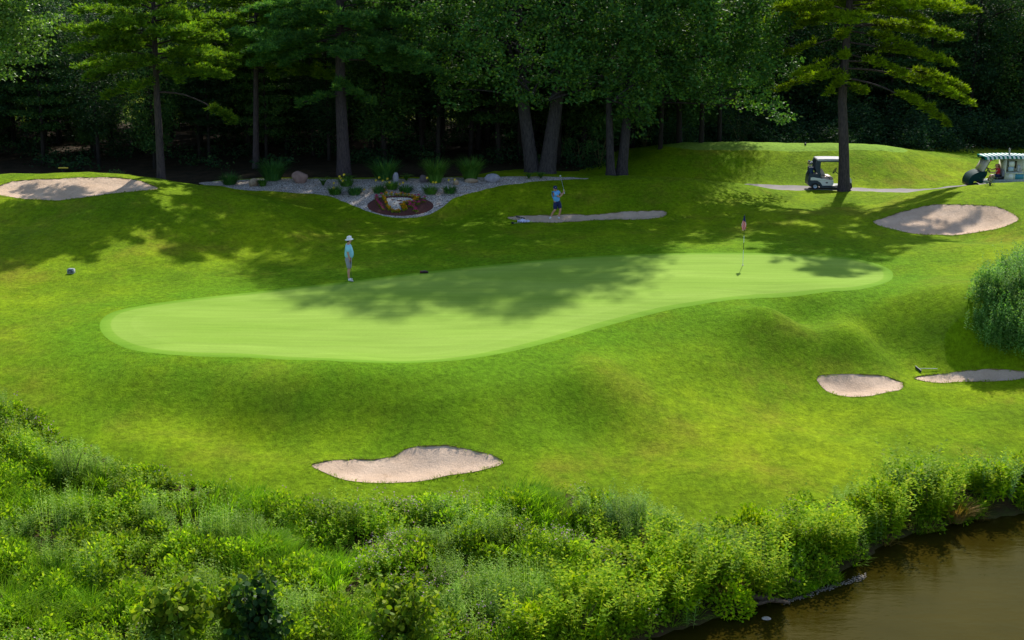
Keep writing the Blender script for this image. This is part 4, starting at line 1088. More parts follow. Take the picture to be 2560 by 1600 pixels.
# ------------------------------------------------------------------ flagstick
fp = hit(1857, 663)
fl = thing("flagstick", "black and white striped flagstick in the hole with a limp stars and stripes flag", "flagstick", fp)
g = Geo(); HH = 2.14; mw = simple("stick_white", (.7, .75, .7), .4)
for k, (z0, z1) in enumerate(((-.05, .31), (.31, .45), (.45, .59), (.59, 1.0))): g.tube([(0, 0, z0 * HH), (0, 0, z1 * HH)], .011, 8, k % 2)
g.obj("pole", [mw, m_black], fl, True)
g = Geo(); nu, nv = 26, 18
vv = []
for j in range(nv + 1):
    t = j / nv
    for i in range(nu + 1):
        s_ = i / nu
        wd = .035 + .105 * math.sin(min(1, t * 1.5) * math.pi / 2) * (1 - .35 * max(0, t - .7) / .3)
        x = -.02 + (s_ - .5) * wd * 1.25 + .012 * math.sin(t * 7 + s_ * 3); y = .045 * math.sin(s_ * 13 + t * 3) * (.3 + t)
        vv.append((x, y - .03, HH * (1 - .015 - .27 * t) - abs(s_ - .55) * .09 * t))
ff, fm = [], []
for j in range(nv):
    for i in range(nu):
        q = j * (nu + 1) + i; t = j / nv; s_ = i / nu
        fm.append(0 if t < .3 + .12 * s_ else (1 if int(s_ * 9 + t * 4) % 2 else 2)); ff.append((q, q + 1, q + nu + 2, q + nu + 1))
for k in range(3):
    sel = [f for f, m in zip(ff, fm) if m == k]; g.add(vv, sel, k)
g.obj("flag", [simple("flag_blue", (.02, .03, .16), .8), simple("flag_red", (.85, .02, .05), .8), simple("flag_white", (.8, .62, .64), .8)], fl, True)
g = Geo(); lathe(g, (0, 0, .008), [(.001, 0), (.054, 0)], 16); g.obj("cup", [m_black], fl)

# ------------------------------------------------------------------ small things on the grass
m_towel = simple("towel", (.70, .70, .82), .95, (.5, .5, .7), 12, bmp=1, bscale=18, bdist=.02)
q = hit(1308, 556)
g = Geo(); n_ = 16
tw = [(-.28 + .56 * i / n_ * (1 - .1 * math.sin(j)), -.26 + .52 * j / n_, .03 + .05 * abs(math.sin(i * .9 + j * .5)) + .10 * math.exp(-((i - 7) ** 2 + (j - 9) ** 2) / 14) + rng.uniform(0, .025)) for i in range(n_ + 1) for j in range(n_ + 1)]
g.add(tw, [(i * (n_ + 1) + j, (i + 1) * (n_ + 1) + j, (i + 1) * (n_ + 1) + j + 1, i * (n_ + 1) + j + 1) for i in range(n_) for j in range(n_)])
tag(g.obj("towel", [m_towel], None, True, q), "crumpled white towel lying at the left end of the far bunker", "towel")
q1, q2 = hit(1283, 560), hit(1330, 557)
k = thing("golf_club", "golf club lying by the white towel, dark head to the left", "golf club", q1)
d_ = q2 - q1
Geo().tube([(0, 0, .04), tuple(d_ * .72 + (0, 0, .05))], .009, 6).obj("shaft", [m_steel], k, True)
Geo().tube([tuple(d_ * .72 + (0, 0, .05)), tuple(d_ + (0, 0, .05))], .017, 8).obj("grip", [simple("lime_grip", (.5, .6, .2), .6)], k, True)
Geo().sphere((-.03, 0, .06), (.07, .06, .055), 10, 7).obj("club_head", [m_black], k, True)
def rake(label, a_, b_, c_, hl):
    """head from a_ to b_, handle from the middle of the head to c_"""
    a_, b_, c_ = map(np.array, (a_, b_, c_)); r = thing("bunker_rake", label, "rake", a_); g = Geo()
    u = unit(b_ - a_); L = np.linalg.norm(b_ - a_)
    g.tube([np.zeros(3) + (0, 0, .07), (b_ - a_) + (0, 0, .07)], .022, 6)
    for i in range(12): g.tube([u * L * (i + .5) / 12 + (0, 0, .07), u * L * (i + .5) / 12 + (0, 0, 0.0)], .010, 4)
    g.obj("rake_head", [simple("rake_plastic", (.02, .035, .05), .5)], r)
    Geo().tube([(b_ - a_) * .5 + (0, 0, .07), c_ - a_ + (0, 0, .05)], .012, 6).obj("handle", [simple("rake_handle", (.35, .42, .40), .5)], r)
e1 = hit(1290, 544.5); e2 = hit(1312, 549); rake("dark rake lying in the left end of the far bunker above the towel", e1, e2, hit(1303, 556), 1)
rake("dark rake with pale handle on the grass above the rightmost sand bunker", hit(2288, 920), hit(2303, 932), hit(2343, 925), 1)
q = hit(1055, 683); k = thing("club_cover", "small dark leather club cover lying on the far edge of the green", "club cover", q)
g = Geo(); g.tube([(-.06, 0, .05), (.05, 0, .055), (.14, .02, .06), (.26, .03, .035)], [.05, .055, .06, .03], 8); g.obj("cover", [simple("cover_leather", (.035, .015, .015), .6)], k, True)
Geo().tube([(-.08, 0, .05), (-.03, 0, .05)], .058, 8).obj("cuff", [simple("cover_cuff", (.10, .02, .015), .7)], k, True)
q = hit(178, 683); k = thing("marker_box", "small pale grey box with dark slots set in the grass of the left mound", "marker box", q, R(-6))
g = Geo(); g.box((-.13, -.09, -.05), (.13, .10, .17)); g.box((-.11, -.07, .17), (.11, .08, .19)); g.obj("housing", [simple("box_plastic", (.28, .32, .32), .8, spec=.1)], k)
for a0, a1, z0, z1 in ((-.09, .08, .12, .155), (-.115, -.02, .05, .09), (.0, .11, .05, .1)):
    Geo().box((a0, -.096, z0), (a1, -.0905, z1)).obj("slot", [m_black], k)
for i, (px, py) in enumerate(((1964, 357), (2013, 364))):
    q = hit(px, py); k = thing("tee_marker", ("dark ball tee marker nearer the pine trunk on top of the tee mound", "dark ball tee marker farther left on top of the tee mound")[1 - i], "tee marker", q, 0, "ball tee markers on the tee mound")
    Geo().sphere((0, 0, .085), .075, 12, 8).obj("ball", [m_black], k, True); Geo().tube([(0, 0, -.05), (0, 0, .03)], .012, 6).obj("spike", [m_steel], k)
x_, y_ = col(162, 79.5, 0)[:2]; zb = base1(x_, y_); k = thing("sign_board", "narrow yellow board in the dark wood behind the left mound", "sign", (x_, y_, zb))
zc_ = aty(162, 420, 79.5)[2] - zb
Geo().box((-.28, -.015, zc_ - .03), (.28, .015, zc_ + .04)).obj("board", [simple("yellow_paint", (.75, .55, .06), .5)], k); Geo().box((-.04, .016, -.1), (.04, .06, zc_ - .031)).obj("post", [m_bark3], k)

# ------------------------------------------------------------------ gravel bed: mulch, letter, flowers, stones, plants
m_mulch = simple("red_mulch", (.13, .035, .025), .95, (.06, .018, .016), 14, bmp=1, bscale=30, bdist=.04)
m_pale = gravelmat("letter_gravel", [(.4, .38, .34), (.75, .72, .66), (.55, .52, .48), (.85, .83, .8)], 22)
def z5(x, y): return (880 + x / 10.083, 470 + y / 10.083)
ell = np.array([hit(1001 + 84 * math.cos(t), 514.5 + 25.5 * math.sin(t))[:2] for t in np.linspace(0, 2 * np.pi, 49)[:-1]])
cen_ = ell.mean(0); g = Geo(); rings = [0.001, .2, .4, .6, .8, .93, 1.0]; hz = [.07, .07, .07, .065, .06, .05, -.01]
vv = np.concatenate([cen_ + (ell - cen_) * r for r in rings]); zz = base(vv) + np.repeat(hz, 48)
g.add(np.column_stack((vv, zz)), [(i * 48 + j, i * 48 + (j + 1) % 48, (i + 1) * 48 + (j + 1) % 48, (i + 1) * 48 + j) for i in range(6) for j in range(48)])
mo = g.obj("mulch_ground", [m_mulch], None, True); tag(mo, kind="structure")
P_px = [(880,300),(1000,283),(1200,277),(1400,287),(1500,312),(1545,345),(1500,370),(1330,398),(1200,412),(1182,440),(1222,500),(1242,580),(1200,612),(1100,612),(1010,592),(962,530),(922,460),(892,380)]
from mathutils.geometry import tessellate_polygon
pw = smooth_poly([hit(*z5(*q))[:2] for q in P_px], 3)
hw = smooth_poly([hit(*z5(*q))[:2] for q in [(1140,348),(1250,348),(1250,371),(1140,371)]], 2)
tri = tessellate_polygon([[Vector((x, y, 0)) for x, y in pw], [Vector((x, y, 0)) for x, y in hw]])
al = np.vstack((pw, hw)); zt = base(al) + .085
g = Geo(); g.add(np.column_stack((al, zt)), [(t[0], t[1], t[2], t[2]) for t in tri])
k_ = len(pw); low = np.column_stack((al, zt - .04)); g.add(np.vstack((np.column_stack((al, zt)), low)), [(i, (i + 1) % k_, (i + 1) % k_ + len(al), i + len(al)) for i in range(k_)])
pl = g.obj("gravel_letter", [m_pale]); tag(pl, "letter P laid in pale gravel in the oval flower bed", "gravel letter")
m_yel = leafmat("yellow_petals", (.70, .32, .01), (.85, .45, .01), (.9, .55, .02), .2, (1, 1, 1), patch=6); m_mag = leafmat("pink_petals", (.45, .03, .12), (.6, .06, .2), (.7, .2, .35), .2, (1, 1, 1), patch=6)
def bedding(nm, lab, mat, grp):
    t = thing(nm, lab, "flower", (0, 0, 0), 0, grp); a_, b_ = Geo(), Geo()
    dome(a_, np.zeros(3), .07, .08, 46, .055, .03); a_.obj("leaves", [m_weed], t)
    c_ = rdirs(9, .7) * (.07, .07, .09) + (0, 0, .06); c_[:, 2] = np.abs(c_[:, 2])
    for q in c_: b_.leaves(np.repeat([q], 14, 0), rdirs(14, .3), rdirs(14, .3), .032, .03)
    b_.obj("blossom", [mat], t); return t
YF = [(850,215),(980,215),(1130,225),(1220,220),(1350,235),(1430,235),(1520,260),(1570,290),(1610,310),(1640,330),(1570,370),(1460,405),(1400,420),(1320,430),(1290,480),(1255,490),(1300,520),(1350,540),(1370,580),(1320,600),(1290,560),(1200,630),(1160,645),(1100,645),(1040,635),(950,590),(940,560),(900,530),(880,500),(870,450),(860,400),(830,360),(810,330),(800,290),(790,260),(1340,570),(1280,515)]
PF = [(620,260),(640,290),(600,330),(640,350),(630,390),(660,430),(680,450),(700,475),(720,505),(740,530),(765,560),(790,590),(740,235),(1090,200),(1270,200),(1450,450),(1490,470),(1460,520),(1560,440),(1560,490),(1540,540),(1580,570),(1610,600),(1620,635),(1570,620),(1670,460),(1790,390),(1830,400),(1700,420),(1830,320),(1590,268),(1680,280),(620,300),(660,400),(1480,500)]
for pts, nm, lab, mat, grp in ((YF, "marigold", "small yellow flower edging the gravel letter in the oval bed", m_yel, "yellow flowers edging the gravel letter"), (PF, "begonia", "small pink flower in the red mulch of the oval bed", m_mag, "pink flowers in the mulch of the oval bed")):
    pr = bedding(nm, lab, mat, grp); first_ = True
    for q in pts:
        w = hit(*z5(*q)); o = pr if first_ else dup(pr, (0, 0, 0)); first_ = False
        o.location = (w[0], w[1], base1(w[0], w[1]) + .06); o.rotation_euler = (0, 0, rng.uniform(0, 6)); s_ = rng.uniform(.85, 1.35); o.scale = (s_, s_, s_)

def stone(label, px, py, w, dpt, h, mat, seed, flatb=.2):
    r_ = np.random.default_rng(seed); q = hit(px, py)
    g = Geo().sphere((0, 0, h * .35), (w / 2, dpt / 2, h * .65), 22, 14)
    v = g.v[0]; c = np.array((0, 0, h * .35)); d = v - c
    k_ = r_.normal(size=(9, 3)); k_ = unit(k_); lim = r_.uniform(.62, .95, 9)
    u = d / np.array((w / 2, dpt / 2, h * .65))
    for a_, l_ in zip(k_, lim):
        t = u @ a_; u = np.where((t > l_)[:, None], u - (t - l_)[:, None] * a_ * .9, u)
    g.v[0] = c + u * np.array((w / 2, dpt / 2, h * .65)) + r_.normal(0, .006, v.shape)
    tag(g.obj("boulder", [mat], None, False, q), label, "rock")
ms1 = simple("stone_pink", (.30, .19, .16), .9, (.22, .13, .11), 4, bmp=.7, bscale=12, bdist=.03); ms2 = simple("stone_tan", (.36, .27, .18), .9, (.24, .16, .10), 4, bmp=.7, bscale=12, bdist=.03)
ms3 = simple("stone_grey", (.30, .29, .33), .9, (.20, .19, .23), 5, bmp=.7, bscale=14, bdist=.03); ms4 = simple("stone_dark", (.12, .10, .11), .9, (.08, .06, .07), 4, bmp=.7, bscale=12, bdist=.03)
stone("large pinkish boulder on the left part of the gravel bed", 749, 455, .98, .7, .62, ms1, 1)
stone("tan rock beside a low grass tuft at the left end of the gravel bed", 634, 464, .55, .5, .42, ms2, 2)
stone("upright grey stone like a small post at the back of the gravel bed", 990, 458, .36, .34, .62, ms3, 3)
stone("dark low stone half hidden by the fountain grass", 1060, 455, .5, .4, .42, ms4, 4)
stone("flat-topped pale grey block of stone at the back right of the gravel bed", 1231, 455, .9, .5, .46, ms3, 5)
stone("low tan slab left of the pale stone block", 1178, 456, .75, .4, .22, ms2, 6)
stone("small buff stone lying at the base of the rightmost fountain grass", 1140, 462, .3, .3, .3, ms2, 7)

m_fount = leafmat("fountain_grass", (.03, .11, .03), (.055, .17, .035), (.10, .23, .04), .35); m_fountl = leafmat("fountain_grass_light", (.05, .15, .02), (.09, .22, .03), (.15, .30, .05), .38)
def fountain(label, px, py, h, w, mat, n=420, seed=0, name="fountain_grass", cat="ornamental grass", grp="fountain grasses behind the gravel bed", Yd=None):
    global rng
    rng = np.random.default_rng(600 + seed)
    q = hit(px, py) if Yd is None else np.array((*col(px, Yd, 0)[:2], 0)); q[2] = base1(q[0], q[1])
    g = Geo(); tuftgrass(g, np.zeros(3), h, int(n * 1.3), w * .45, .028, (.15, w / h * .95), (0, 0))
    tag(g.obj(name, [mat], None, False, q), label, cat, grp)
fountain("low round fountain grass at the left end of the gravel bed", 574, 461, .75, .75, m_fount, 330, 1)
fountain("wide dark fountain grass behind the tan rock and the pinkish boulder", 682, 450, 1.3, 1.0, m_fount, 460, 2)
fountain("wide dim fountain grass behind the upright grey stone", 962, 449, 1.3, 1.0, m_fount, 460, 3)
fountain("tall green fountain grass between the upright grey stone and the rightmost grass", 1088, 456, 1.4, .72, m_fountl, 460, 4)
fountain("light green fountain grass left of the flat pale stone block", 1176, 449, 1.35, .8, m_fountl, 460, 5)
fountain("small grass tuft touching the tan rock", 657, 465, .5, .35, m_fountl, 160, 6)
for i, (lab, px, py, h) in enumerate((("fern at the back of the bed, left of the thick pine trunk", 808, 464, .65), ("fern just in front of the thick pine trunk", 872, 455, .6), ("fern right of the upright grey stone", 1016, 452, .55), ("low fern at the foot of the left oak of the pair", 1322, 447, .5), ("low fern between the trunks of the oak pair", 1352, 446, .5))):
    q = hit(px, py); g = Geo(); root = np.zeros(3)
    for a_ in np.arange(0, 6.28, .52):
        L = h * rng.uniform(.8, 1.15); c = curve(root, np.array((math.cos(a_) * L * .3, math.sin(a_) * L * .3, L * .8)), np.array((math.cos(a_) * L * .85, math.sin(a_) * L * .85, L * .55)), 14)
        t_ = np.gradient(c, axis=0)
        for sg in (-1, 1):
            sd = np.cross(t_, (0, 0, 1.)) * sg + t_ * .5; g.leaves(c, sd, np.tile((0, 0, 1.), (14, 1)), np.linspace(.17, .03, 14), .05)
    tag(g.obj("fern", [m_fountl], None, False, q), lab, "fern", "ferns in the gravel bed")
m_lilyf = leafmat("daylily_petals", (.75, .55, .03), (.85, .65, .04), (.9, .75, .1), .3, (1, 1, 1))
LIL = [("daylily clump at the front left of the gravel bed", 838, 486, .52, [(835,458),(849,441),(860,437),(834,470)]), ("daylily clump right of the front left one", 887, 487, .52, [(857,452),(911,474)]), ("daylily clump near the thick pine trunk", 866, 465, .5, [(852,446)]),
       ("daylily clump with tall yellow blooms left of the upright grey stone", 948, 482, .48, [(940,451),(948,444),(957,452)]), ("daylily clump just in front of the upright grey stone", 978, 473, .48, [(969,447),(974,456),(1000,460)]),
       ("daylily clump above the middle of the oval flower bed", 1014, 481, .45, [(1008,457)]), ("daylily clump with yellow blooms right of the oval bed's middle", 1076, 485, .5, [(1083,456),(1090,456),(1068,445)]), ("daylily clump farthest right, at the gravel's curving edge", 1124, 483, .45, [(1122,450),(1137,449)])]
for i, (lab, px, py, h, fls) in enumerate(LIL):
    q = hit(px, py); t = thing("daylily", lab, "flower clump", q, 0, "daylily clumps on the gravel"); a_, c_ = Geo(), Geo()
    tuftgrass(a_, np.zeros(3), h * 1.1, 240, .3, .03, (.15, .85), (0, 0)); a_.obj("leaves", [m_fount if i % 2 else m_fountl], t)
    for fx, fy in fls:
        w = aty(fx, fy, q[1]) - q; c_.tube([(0, 0, 0), w * (.6, .6, .5), w], .007, 4)
        b_ = Geo()
        for j in range(5):
            an = j * 1.047; d = np.array((math.cos(an), -.55 + .2 * math.sin(an), math.sin(an))); b_.leaves(np.array([w]), np.array([d]), np.array([[0, 1., .3]]), .09, .05)
        b_.obj("bloom", [m_lilyf], t)
    c_.obj("stem", [m_stem], t)

def wildbush(label, px, Yd, h, w, mat, seed, leaf=.11, wd=.055, n=46, cat="bush", name="shrub", grp=None):
    global rng
    rng = np.random.default_rng(700 + seed)
    x, y = col(px, Yd, 0)[:2]; t = thing(name, label, cat, (x, y, base1(x, y) - .05), 0, grp); g, b = Geo(), Geo()
    for i in range(n):
        a_ = rng.uniform(0, 6.28); r = w * math.sqrt(rng.uniform()) ; z = h * rng.uniform(.15, 1) * (1 - .45 * (r / w) ** 2)
        clump(g, np.array((math.cos(a_) * r, math.sin(a_) * r * .7, z)), .26, 20, leaf, wd, .9, .6, .25)
    for i in range(7):
        a_ = i * .9; b.tube([(0, 0, 0), (math.cos(a_) * w * .4, math.sin(a_) * w * .3, h * .5), (math.cos(a_) * w * .8, math.sin(a_) * w * .5, h * .85)], (.02, .012, .005), 4)
    g.obj("foliage", [mat], t); b.obj("stem", [m_stem], t)
m_wb = leafmat("shade_shrub_leaves", (.03, .10, .03), (.05, .15, .04), (.09, .2, .04), .3, rough=.5, spec=.2)
wildbush("leafy sapling catching light in the dark wood above the left bunker", 222, 76.5, .95, .42, m_wb, 1, n=22)
wildbush("dim sapling in the dark wood right of the yellow board", 300, 77.5, 1.1, .5, m_wb, 2, n=14)
wildbush("green shrub behind the oak pair, left of the slim straight tree", 1450, 85, 1.9, 1.1, m_wb, 3)
wildbush("green shrub filling the gap between oak pair and slim straight tree", 1400, 87, 2.2, 1.0, m_wb, 4)
wildbush("light green shrub just left of the slim straight tree", 1498, 84, 2.2, .9, m_wb, 5)
wildbush("shrub behind the forked tree on the left shoulder of the tee mound", 1610, 92, 2.3, 1.1, m_wb, 6)
wildbush("low shrub peeping over the left end of the tee mound", 1700, 94.5, 2.9, 1.2, m_wb, 7)
wildbush("pale-leaved low shrub behind the tee mound left of the tee markers", 1850, 95, 2.5, 1.3, m_wood1, 8)
q = hit(2469, 463); wildbush("small bushy plant on the right mound in front of the awning cart", 2469, q[1] - .2, .6, .24, m_wb, 9, .06, .03, 18, "plant", "small_plant")

# ------------------------------------------------------------------ river edge
fountain("fan of dry tan grass hanging over the water below the bright bush", 1800, 1490, .8, .7, m_dry, 220, 20, "tan_grass", "grass tuft", "dry grass fans over the water")
fountain("fan of dry tan grass near the right end of the bank", 2385, 1300, .8, .7, m_dry, 220, 21, "tan_grass", "grass tuft", "dry grass fans over the water")
m_drift = barkmat("driftwood", (.06, .04, .03), (.20, .14, .10), 3)
def log(label, pts, rad, seed):
    q = [at(px, py, WATER + z) for px, py, z in pts]; o = q[0]; g = Geo(); g.tube(np.array(q) - o, rad, 8); tag(g.obj("driftwood", [m_drift], None, True, o), label, "driftwood")
log("dark forked driftwood at the waterline below the leafy dark-based bush", [(1880,1492,.15),(1925,1498,.16),(1975,1507,.04)], (.09, .08, .03), 1)
log("dark root lying left of the forked driftwood", [(1850,1515,.05),(1900,1508,.12),(1935,1500,.25)], (.05, .05, .03), 2)
log("arched pale root on the bank above the grassy spit", [(1962,1466,.1),(1975,1448,.35),(1995,1452,.3),(2005,1468,.05)], (.05, .055, .05, .04), 3)
g = Geo(); 
for i in range(420):
    t = rng.uniform(0, 1); px = 1960 + t * 205; py = 1506 - t * 66 + rng.normal(0, 3.5); w = at(px, py, WATER)
    r_ = rng.uniform(.01, .028); g.sphere(w + (0, 0, r_ * .3), (r_, r_, r_ * .6), 6, 4)
tag(g.obj("pebbles", [simple("wet_pebbles", (.20, .17, .14), .5, (.10, .08, .06), 20, spec=.3)]), "pale wet pebbles along the grassy spit at the river's edge", "pebbles", kind="stuff")
g = Geo()
for i in range(26):
    t = rng.uniform(0, 1); w = at(1960 + t * 130, 1492 - t * 44 + rng.normal(0, 4), WATER); tuftgrass(g, w + (0, 0, -.02), .28, 40, .12, .012, (.3, .9), (0, 0))
tag(g.obj("spit_grass", [m_tall]), "low grass growing on the spit at the river's edge", "grass", kind="stuff")
q = at(1916, 1546, WATER); g = Geo().sphere((0, 0, -.01), (.12, .10, .045), 16, 8)
tag(g.obj("wet_rock", [simple("wet_rock", (.42, .37, .34), .3, (.22, .18, .16), 9, spec=.5)], None, True, q), "pale wet rock breaking the river's surface", "rock")
# ------------------------------------------------------------------ golf cart (local +x forward, origin under its middle)
rng = np.random.default_rng(900)
m_body = simple("cart_white", (.68, .68, .64), .3, (.62, .62, .58), 2, coat=.3); m_dkblue = simple("cart_dark_trim", (.02, .035, .055), .5); m_seat = simple("seat_vinyl", (.40, .30, .27), .5, (.36, .27, .24))
m_tyre = simple("tyre_rubber", (.015, .015, .017), .85); m_roofw = simple("roof_white", (.42, .42, .45), .7, spec=.1)
def wheel(par, x, y, r=.22, w=.17):
    sg = -1 if y < 0 else 1; W_ = Geo(); n = 20; a_ = np.arange(n) / n * 2 * np.pi
    def ring(rad, yy): return np.column_stack((x + rad * np.cos(a_), np.full(n, yy), r + rad * np.sin(a_)))
    pr = [(r * .55, y - w / 2), (r * .92, y - w / 2), (r, y - w * .32), (r, y + w * .32), (r * .92, y + w / 2), (r * .55, y + w / 2)]
    W_.add(np.vstack([ring(q, yy) for q, yy in pr]), [(i * n + j, i * n + (j + 1) % n, (i + 1) * n + (j + 1) % n, (i + 1) * n + j) for i in range(5) for j in range(n)])
    wh = W_.obj("wheel", [m_tyre], par, True)
    D_ = Geo(); yo = y + sg * w * .40
    D_.add(np.vstack((ring(r * .56, yo), ring(r * .44, yo - sg * .015), ring(r * .18, yo - sg * .03), ring(.01, yo + sg * .0))), [(i * n + j, i * n + (j + 1) % n, (i + 1) * n + (j + 1) % n, (i + 1) * n + j) for i in range(3) for j in range(n)])
    D_.obj("rim", [simple("rim_silver", (.35, .42, .5), .35, metal=.6)], wh)
q = hit(2075, 473.5); cy = q[1] + .55
cart = thing("golf_cart", "white golf cart with dark trim parked on the path behind the bright pine trunk", "golf cart", (q[0], cy, base1(q[0], cy) + .01), R(-2))
def zz(x, y): return ((x - 1050) / 520, (1130 - y) / 520)
g = Geo(); g.prism([zz(*t) for t in [(484,850),(492,772),(560,764),(830,802),(1000,835),(1140,850),(1152,930),(1130,1004),(835,1004),(775,915),(700,868),(600,850)]], -.58, .58); g.obj("body", [m_body], cart)
g = Geo()
for y0, y1 in ((-.605, -.585), (.585, .605)):
    g.prism([zz(*t) for t in [(425,930),(450,862),(600,855),(700,873),(772,920),(832,1006),(1250,1042),(1560,1042),(1560,1068),(800,1070),(765,1000),(700,945),(620,925),(540,950),(500,1010),(440,1020)]], y0, y1)
g.box((-.5, -.55, .12), (.95, .55, .2)); g.obj("rocker_trim", [m_dkblue], cart)
g = Geo(); g.prism([zz(*t) for t in [(420,900),(430,760),(470,640),(560,680),(740,690),(800,790),(500,780),(460,900),(440,1010)]], -.5, .5); g.obj("bag_well", [m_dkblue], cart)
g = Geo(); g.prism([zz(*t) for t in [(1540,760),(1600,765),(1655,800),(1672,860),(1670,930),(1560,900),(1490,1000),(1470,1000),(1490,800)]], -.56, .56); g.obj("front_cowl", [m_body], cart)
g = Geo(); g.prism([zz(*t) for t in [(1560,905),(1672,935),(1690,1030),(1670,1060),(1650,980),(1590,960),(1540,1010),(1500,1010)]], -.58, .58); g.obj("bumper", [m_dkblue], cart)
for sg in (-1, 1):
    Geo().sphere((1.17, sg * .38, .47), (.03, .08, .05), 10, 6).obj("headlight", [m_steel], cart, True)
g = Geo(); g.prism([zz(*t) for t in [(745,600),(752,550),(785,532),(825,550),(880,640),(905,720),(890,760),(835,790),(790,740)]], -.5, .5); g.obj("backrest", [m_seat], cart, True)
g = Geo(); g.prism([zz(*t) for t in [(830,800),(880,770),(990,748),(1080,748),(1140,785),(1130,840),(1060,862),(850,825)]], -.52, .52); g.obj("seat", [m_seat], cart)
for sg in (-1, 1):
    g = Geo(); pts = [(*zz(800, 700), sg * .5), (*zz(900, 705), sg * .53), (*zz(1010, 765), sg * .53), (*zz(1050, 840), sg * .5)]
    g.tube([(x, y, z) for x, z, y in pts], .02, 6); g.obj("armrest", [m_black], cart, True)
g = Geo(); g.prism([zz(*t) for t in [(650,245),(690,235),(780,232),(1000,228),(1300,232),(1500,245),(1560,262),(1560,285),(1300,290),(1180,286),(760,292),(655,285)]], -.6, .6); g.obj("roof", [m_roofw], cart)
g = Geo(); g.box((zz(700,0)[0], -.57, zz(0,318)[1]), (zz(1540,0)[0], .57, zz(0,293)[1])); g.obj("roof_lining", [m_dkblue], cart)
for sg in (-1, 1):
    g = Geo(); g.prism([zz(*t) for t in [(600,370),(645,262),(765,275),(752,400),(748,600),(790,720),(700,700),(640,600),(600,480)]], sg * .55 - .025, sg * .55 + .025); g.obj("rear_support", [m_dkblue], cart)
    a1, a2 = zz(1500, 285), zz(1580, 790); Geo().tube([(a1[0], sg * .53, a1[1]), (a2[0], sg * .53, a2[1])], .018, 6).obj("front_post", [m_black], cart)
sx, sz = zz(1190, 595); g = Geo(); th = np.linspace(0, 2 * np.pi, 25); tiltv = np.array((.55, 0, .83)); sv_ = np.array((0, 1., 0))
g.tube([np.array((sx, -.27, sz)) + .17 * (math.cos(t) * tiltv + math.sin(t) * sv_) for t in th], .016, 6, 0, False)
g.tube([(sx, -.27, sz), (sx + .22, -.27, sz - .18), (sx + .5, -.27, sz - .42)], .02, 6); g.tube([np.array((sx, -.27, sz)) - .17 * tiltv, np.array((sx, -.27, sz)) + .17 * tiltv], .014, 5); g.obj("steering_wheel", [m_black], cart, True)
for x in (zz(625, 0)[0], zz(1590, 0)[0]):
    for y in (-.5, .5): wheel(cart, x, y, .2, .17)
g = Geo(); th = np.arange(16) / 16 * 2 * np.pi; ex, ez = zz(955, 918)
g.add(np.array([(ex + .07 * math.cos(t), -.588, ez + .04 * math.sin(t)) for t in th] + [(ex, -.588, ez)]), [(i, (i + 1) % 16, 16, 16) for i in range(16)]); g.obj("round_badge", [simple("badge_maroon", (.09, .05, .07), .5)], cart)
def golf_bag(label, x, y, c, seed):
    r_ = np.random.default_rng(seed); w = cart.matrix_basis @ Vector((0, 0, 0))
    a_ = cart.rotation_euler[2]; bx = cart.location.x + x * math.cos(a_) - y * math.sin(a_); by = cart.location.y + x * math.sin(a_) + y * math.cos(a_)
    b = thing("golf_bag", label, "golf bag", (bx, by, cart.location.z + .42), a_, "golf bags on the back of the white cart")
    Geo().tube([(.02, 0, 0), (0, 0, .45), (-.02, 0, .80)], (.12, .135, .13), 12).obj("bag", [simple("bag_cloth", c, .8, tuple(v * .5 for v in c), 8)], b, True)
    g = Geo(); g.sphere((-.13, -.03, .35), (.06, .1, .2), 10, 7); g.obj("pocket", [m_black], b, True)
    for k in range(7):
        an = k * .9; hx, hy, hz_ = .08 * math.cos(an) - .03, .08 * math.sin(an), .98 + r_.uniform(-.06, .12)
        cl_ = Geo().tube([(hx * .6, hy * .6, .7), (hx, hy, hz_)], .008, 5).obj("club", [m_steel], b)
        cc = [(.02, .03, .12), (.6, .6, .6), (.04, .2, .4), (.015, .015, .02), (.35, .2, .12)][k % 5]
        Geo().sphere((hx - .02, hy, hz_ + .02), (.05, .035, .04), 8, 6).obj("head_cover", [simple("head_cover", cc, .6)], cl_, True)
golf_bag("golf bag with blue and white club covers, nearer side of the cart's rear", -1.02, -.24, (.02, .05, .12), 1)
golf_bag("golf bag with dark club covers, far side of the cart's rear", -1.0, .24, (.03, .03, .04), 2)

# ------------------------------------------------------------------ awning cart with its driver (local +x is backwards, to the right)
bx, by = col(2412.5, 79.9, 0)[:2]
bev = thing("refreshment_cart", "dark green cart with striped green and white awning at the right edge", "utility cart", (bx, by, base1(bx, by) + .01), 0)
def zb(x, y): return ((x - 410) / 545, (1341 - y) / 529 - .02)
m_dg = simple("cart_green_paint", (.006, .035, .035), .65, (.005, .028, .03), 2, spec=.08); m_aw_g = simple("awning_green", (.01, .17, .13), .95, spec=.05); m_aw_w = simple("awning_white", (.75, .75, .73), .95, spec=.05)
m_cream = simple("box_cream", (.62, .62, .52), .6); m_teal = simple("panel_blue", (.05, .28, .42), .6, (.03, .20, .32), 9); m_glass = simple("windscreen_plastic", (.45, .42, .38), .3)
g = Geo(); g.prism([zb(*t) for t in [(405,1100),(440,990),(480,920),(560,860),(700,800),(830,780),(960,800),(950,900),(900,980),(860,1040),(850,1150),(760,1150),(720,1060),(640,1050),(560,1100),(520,1150),(470,1190),(412,1190)]], -.6, .6); g.obj("front_body", [m_dg], bev)
g = Geo(); g.box((.0, -.55, .2), (.12, .55, .36)); g.obj("bumper", [m_black], bev)
for sg in (-1, 1): Geo().sphere((*zb(470, 1010)[:1], sg * .42, zb(0, 1010)[1]), (.04, .09, .07), 10, 6).obj("headlight", [m_steel], bev, True)
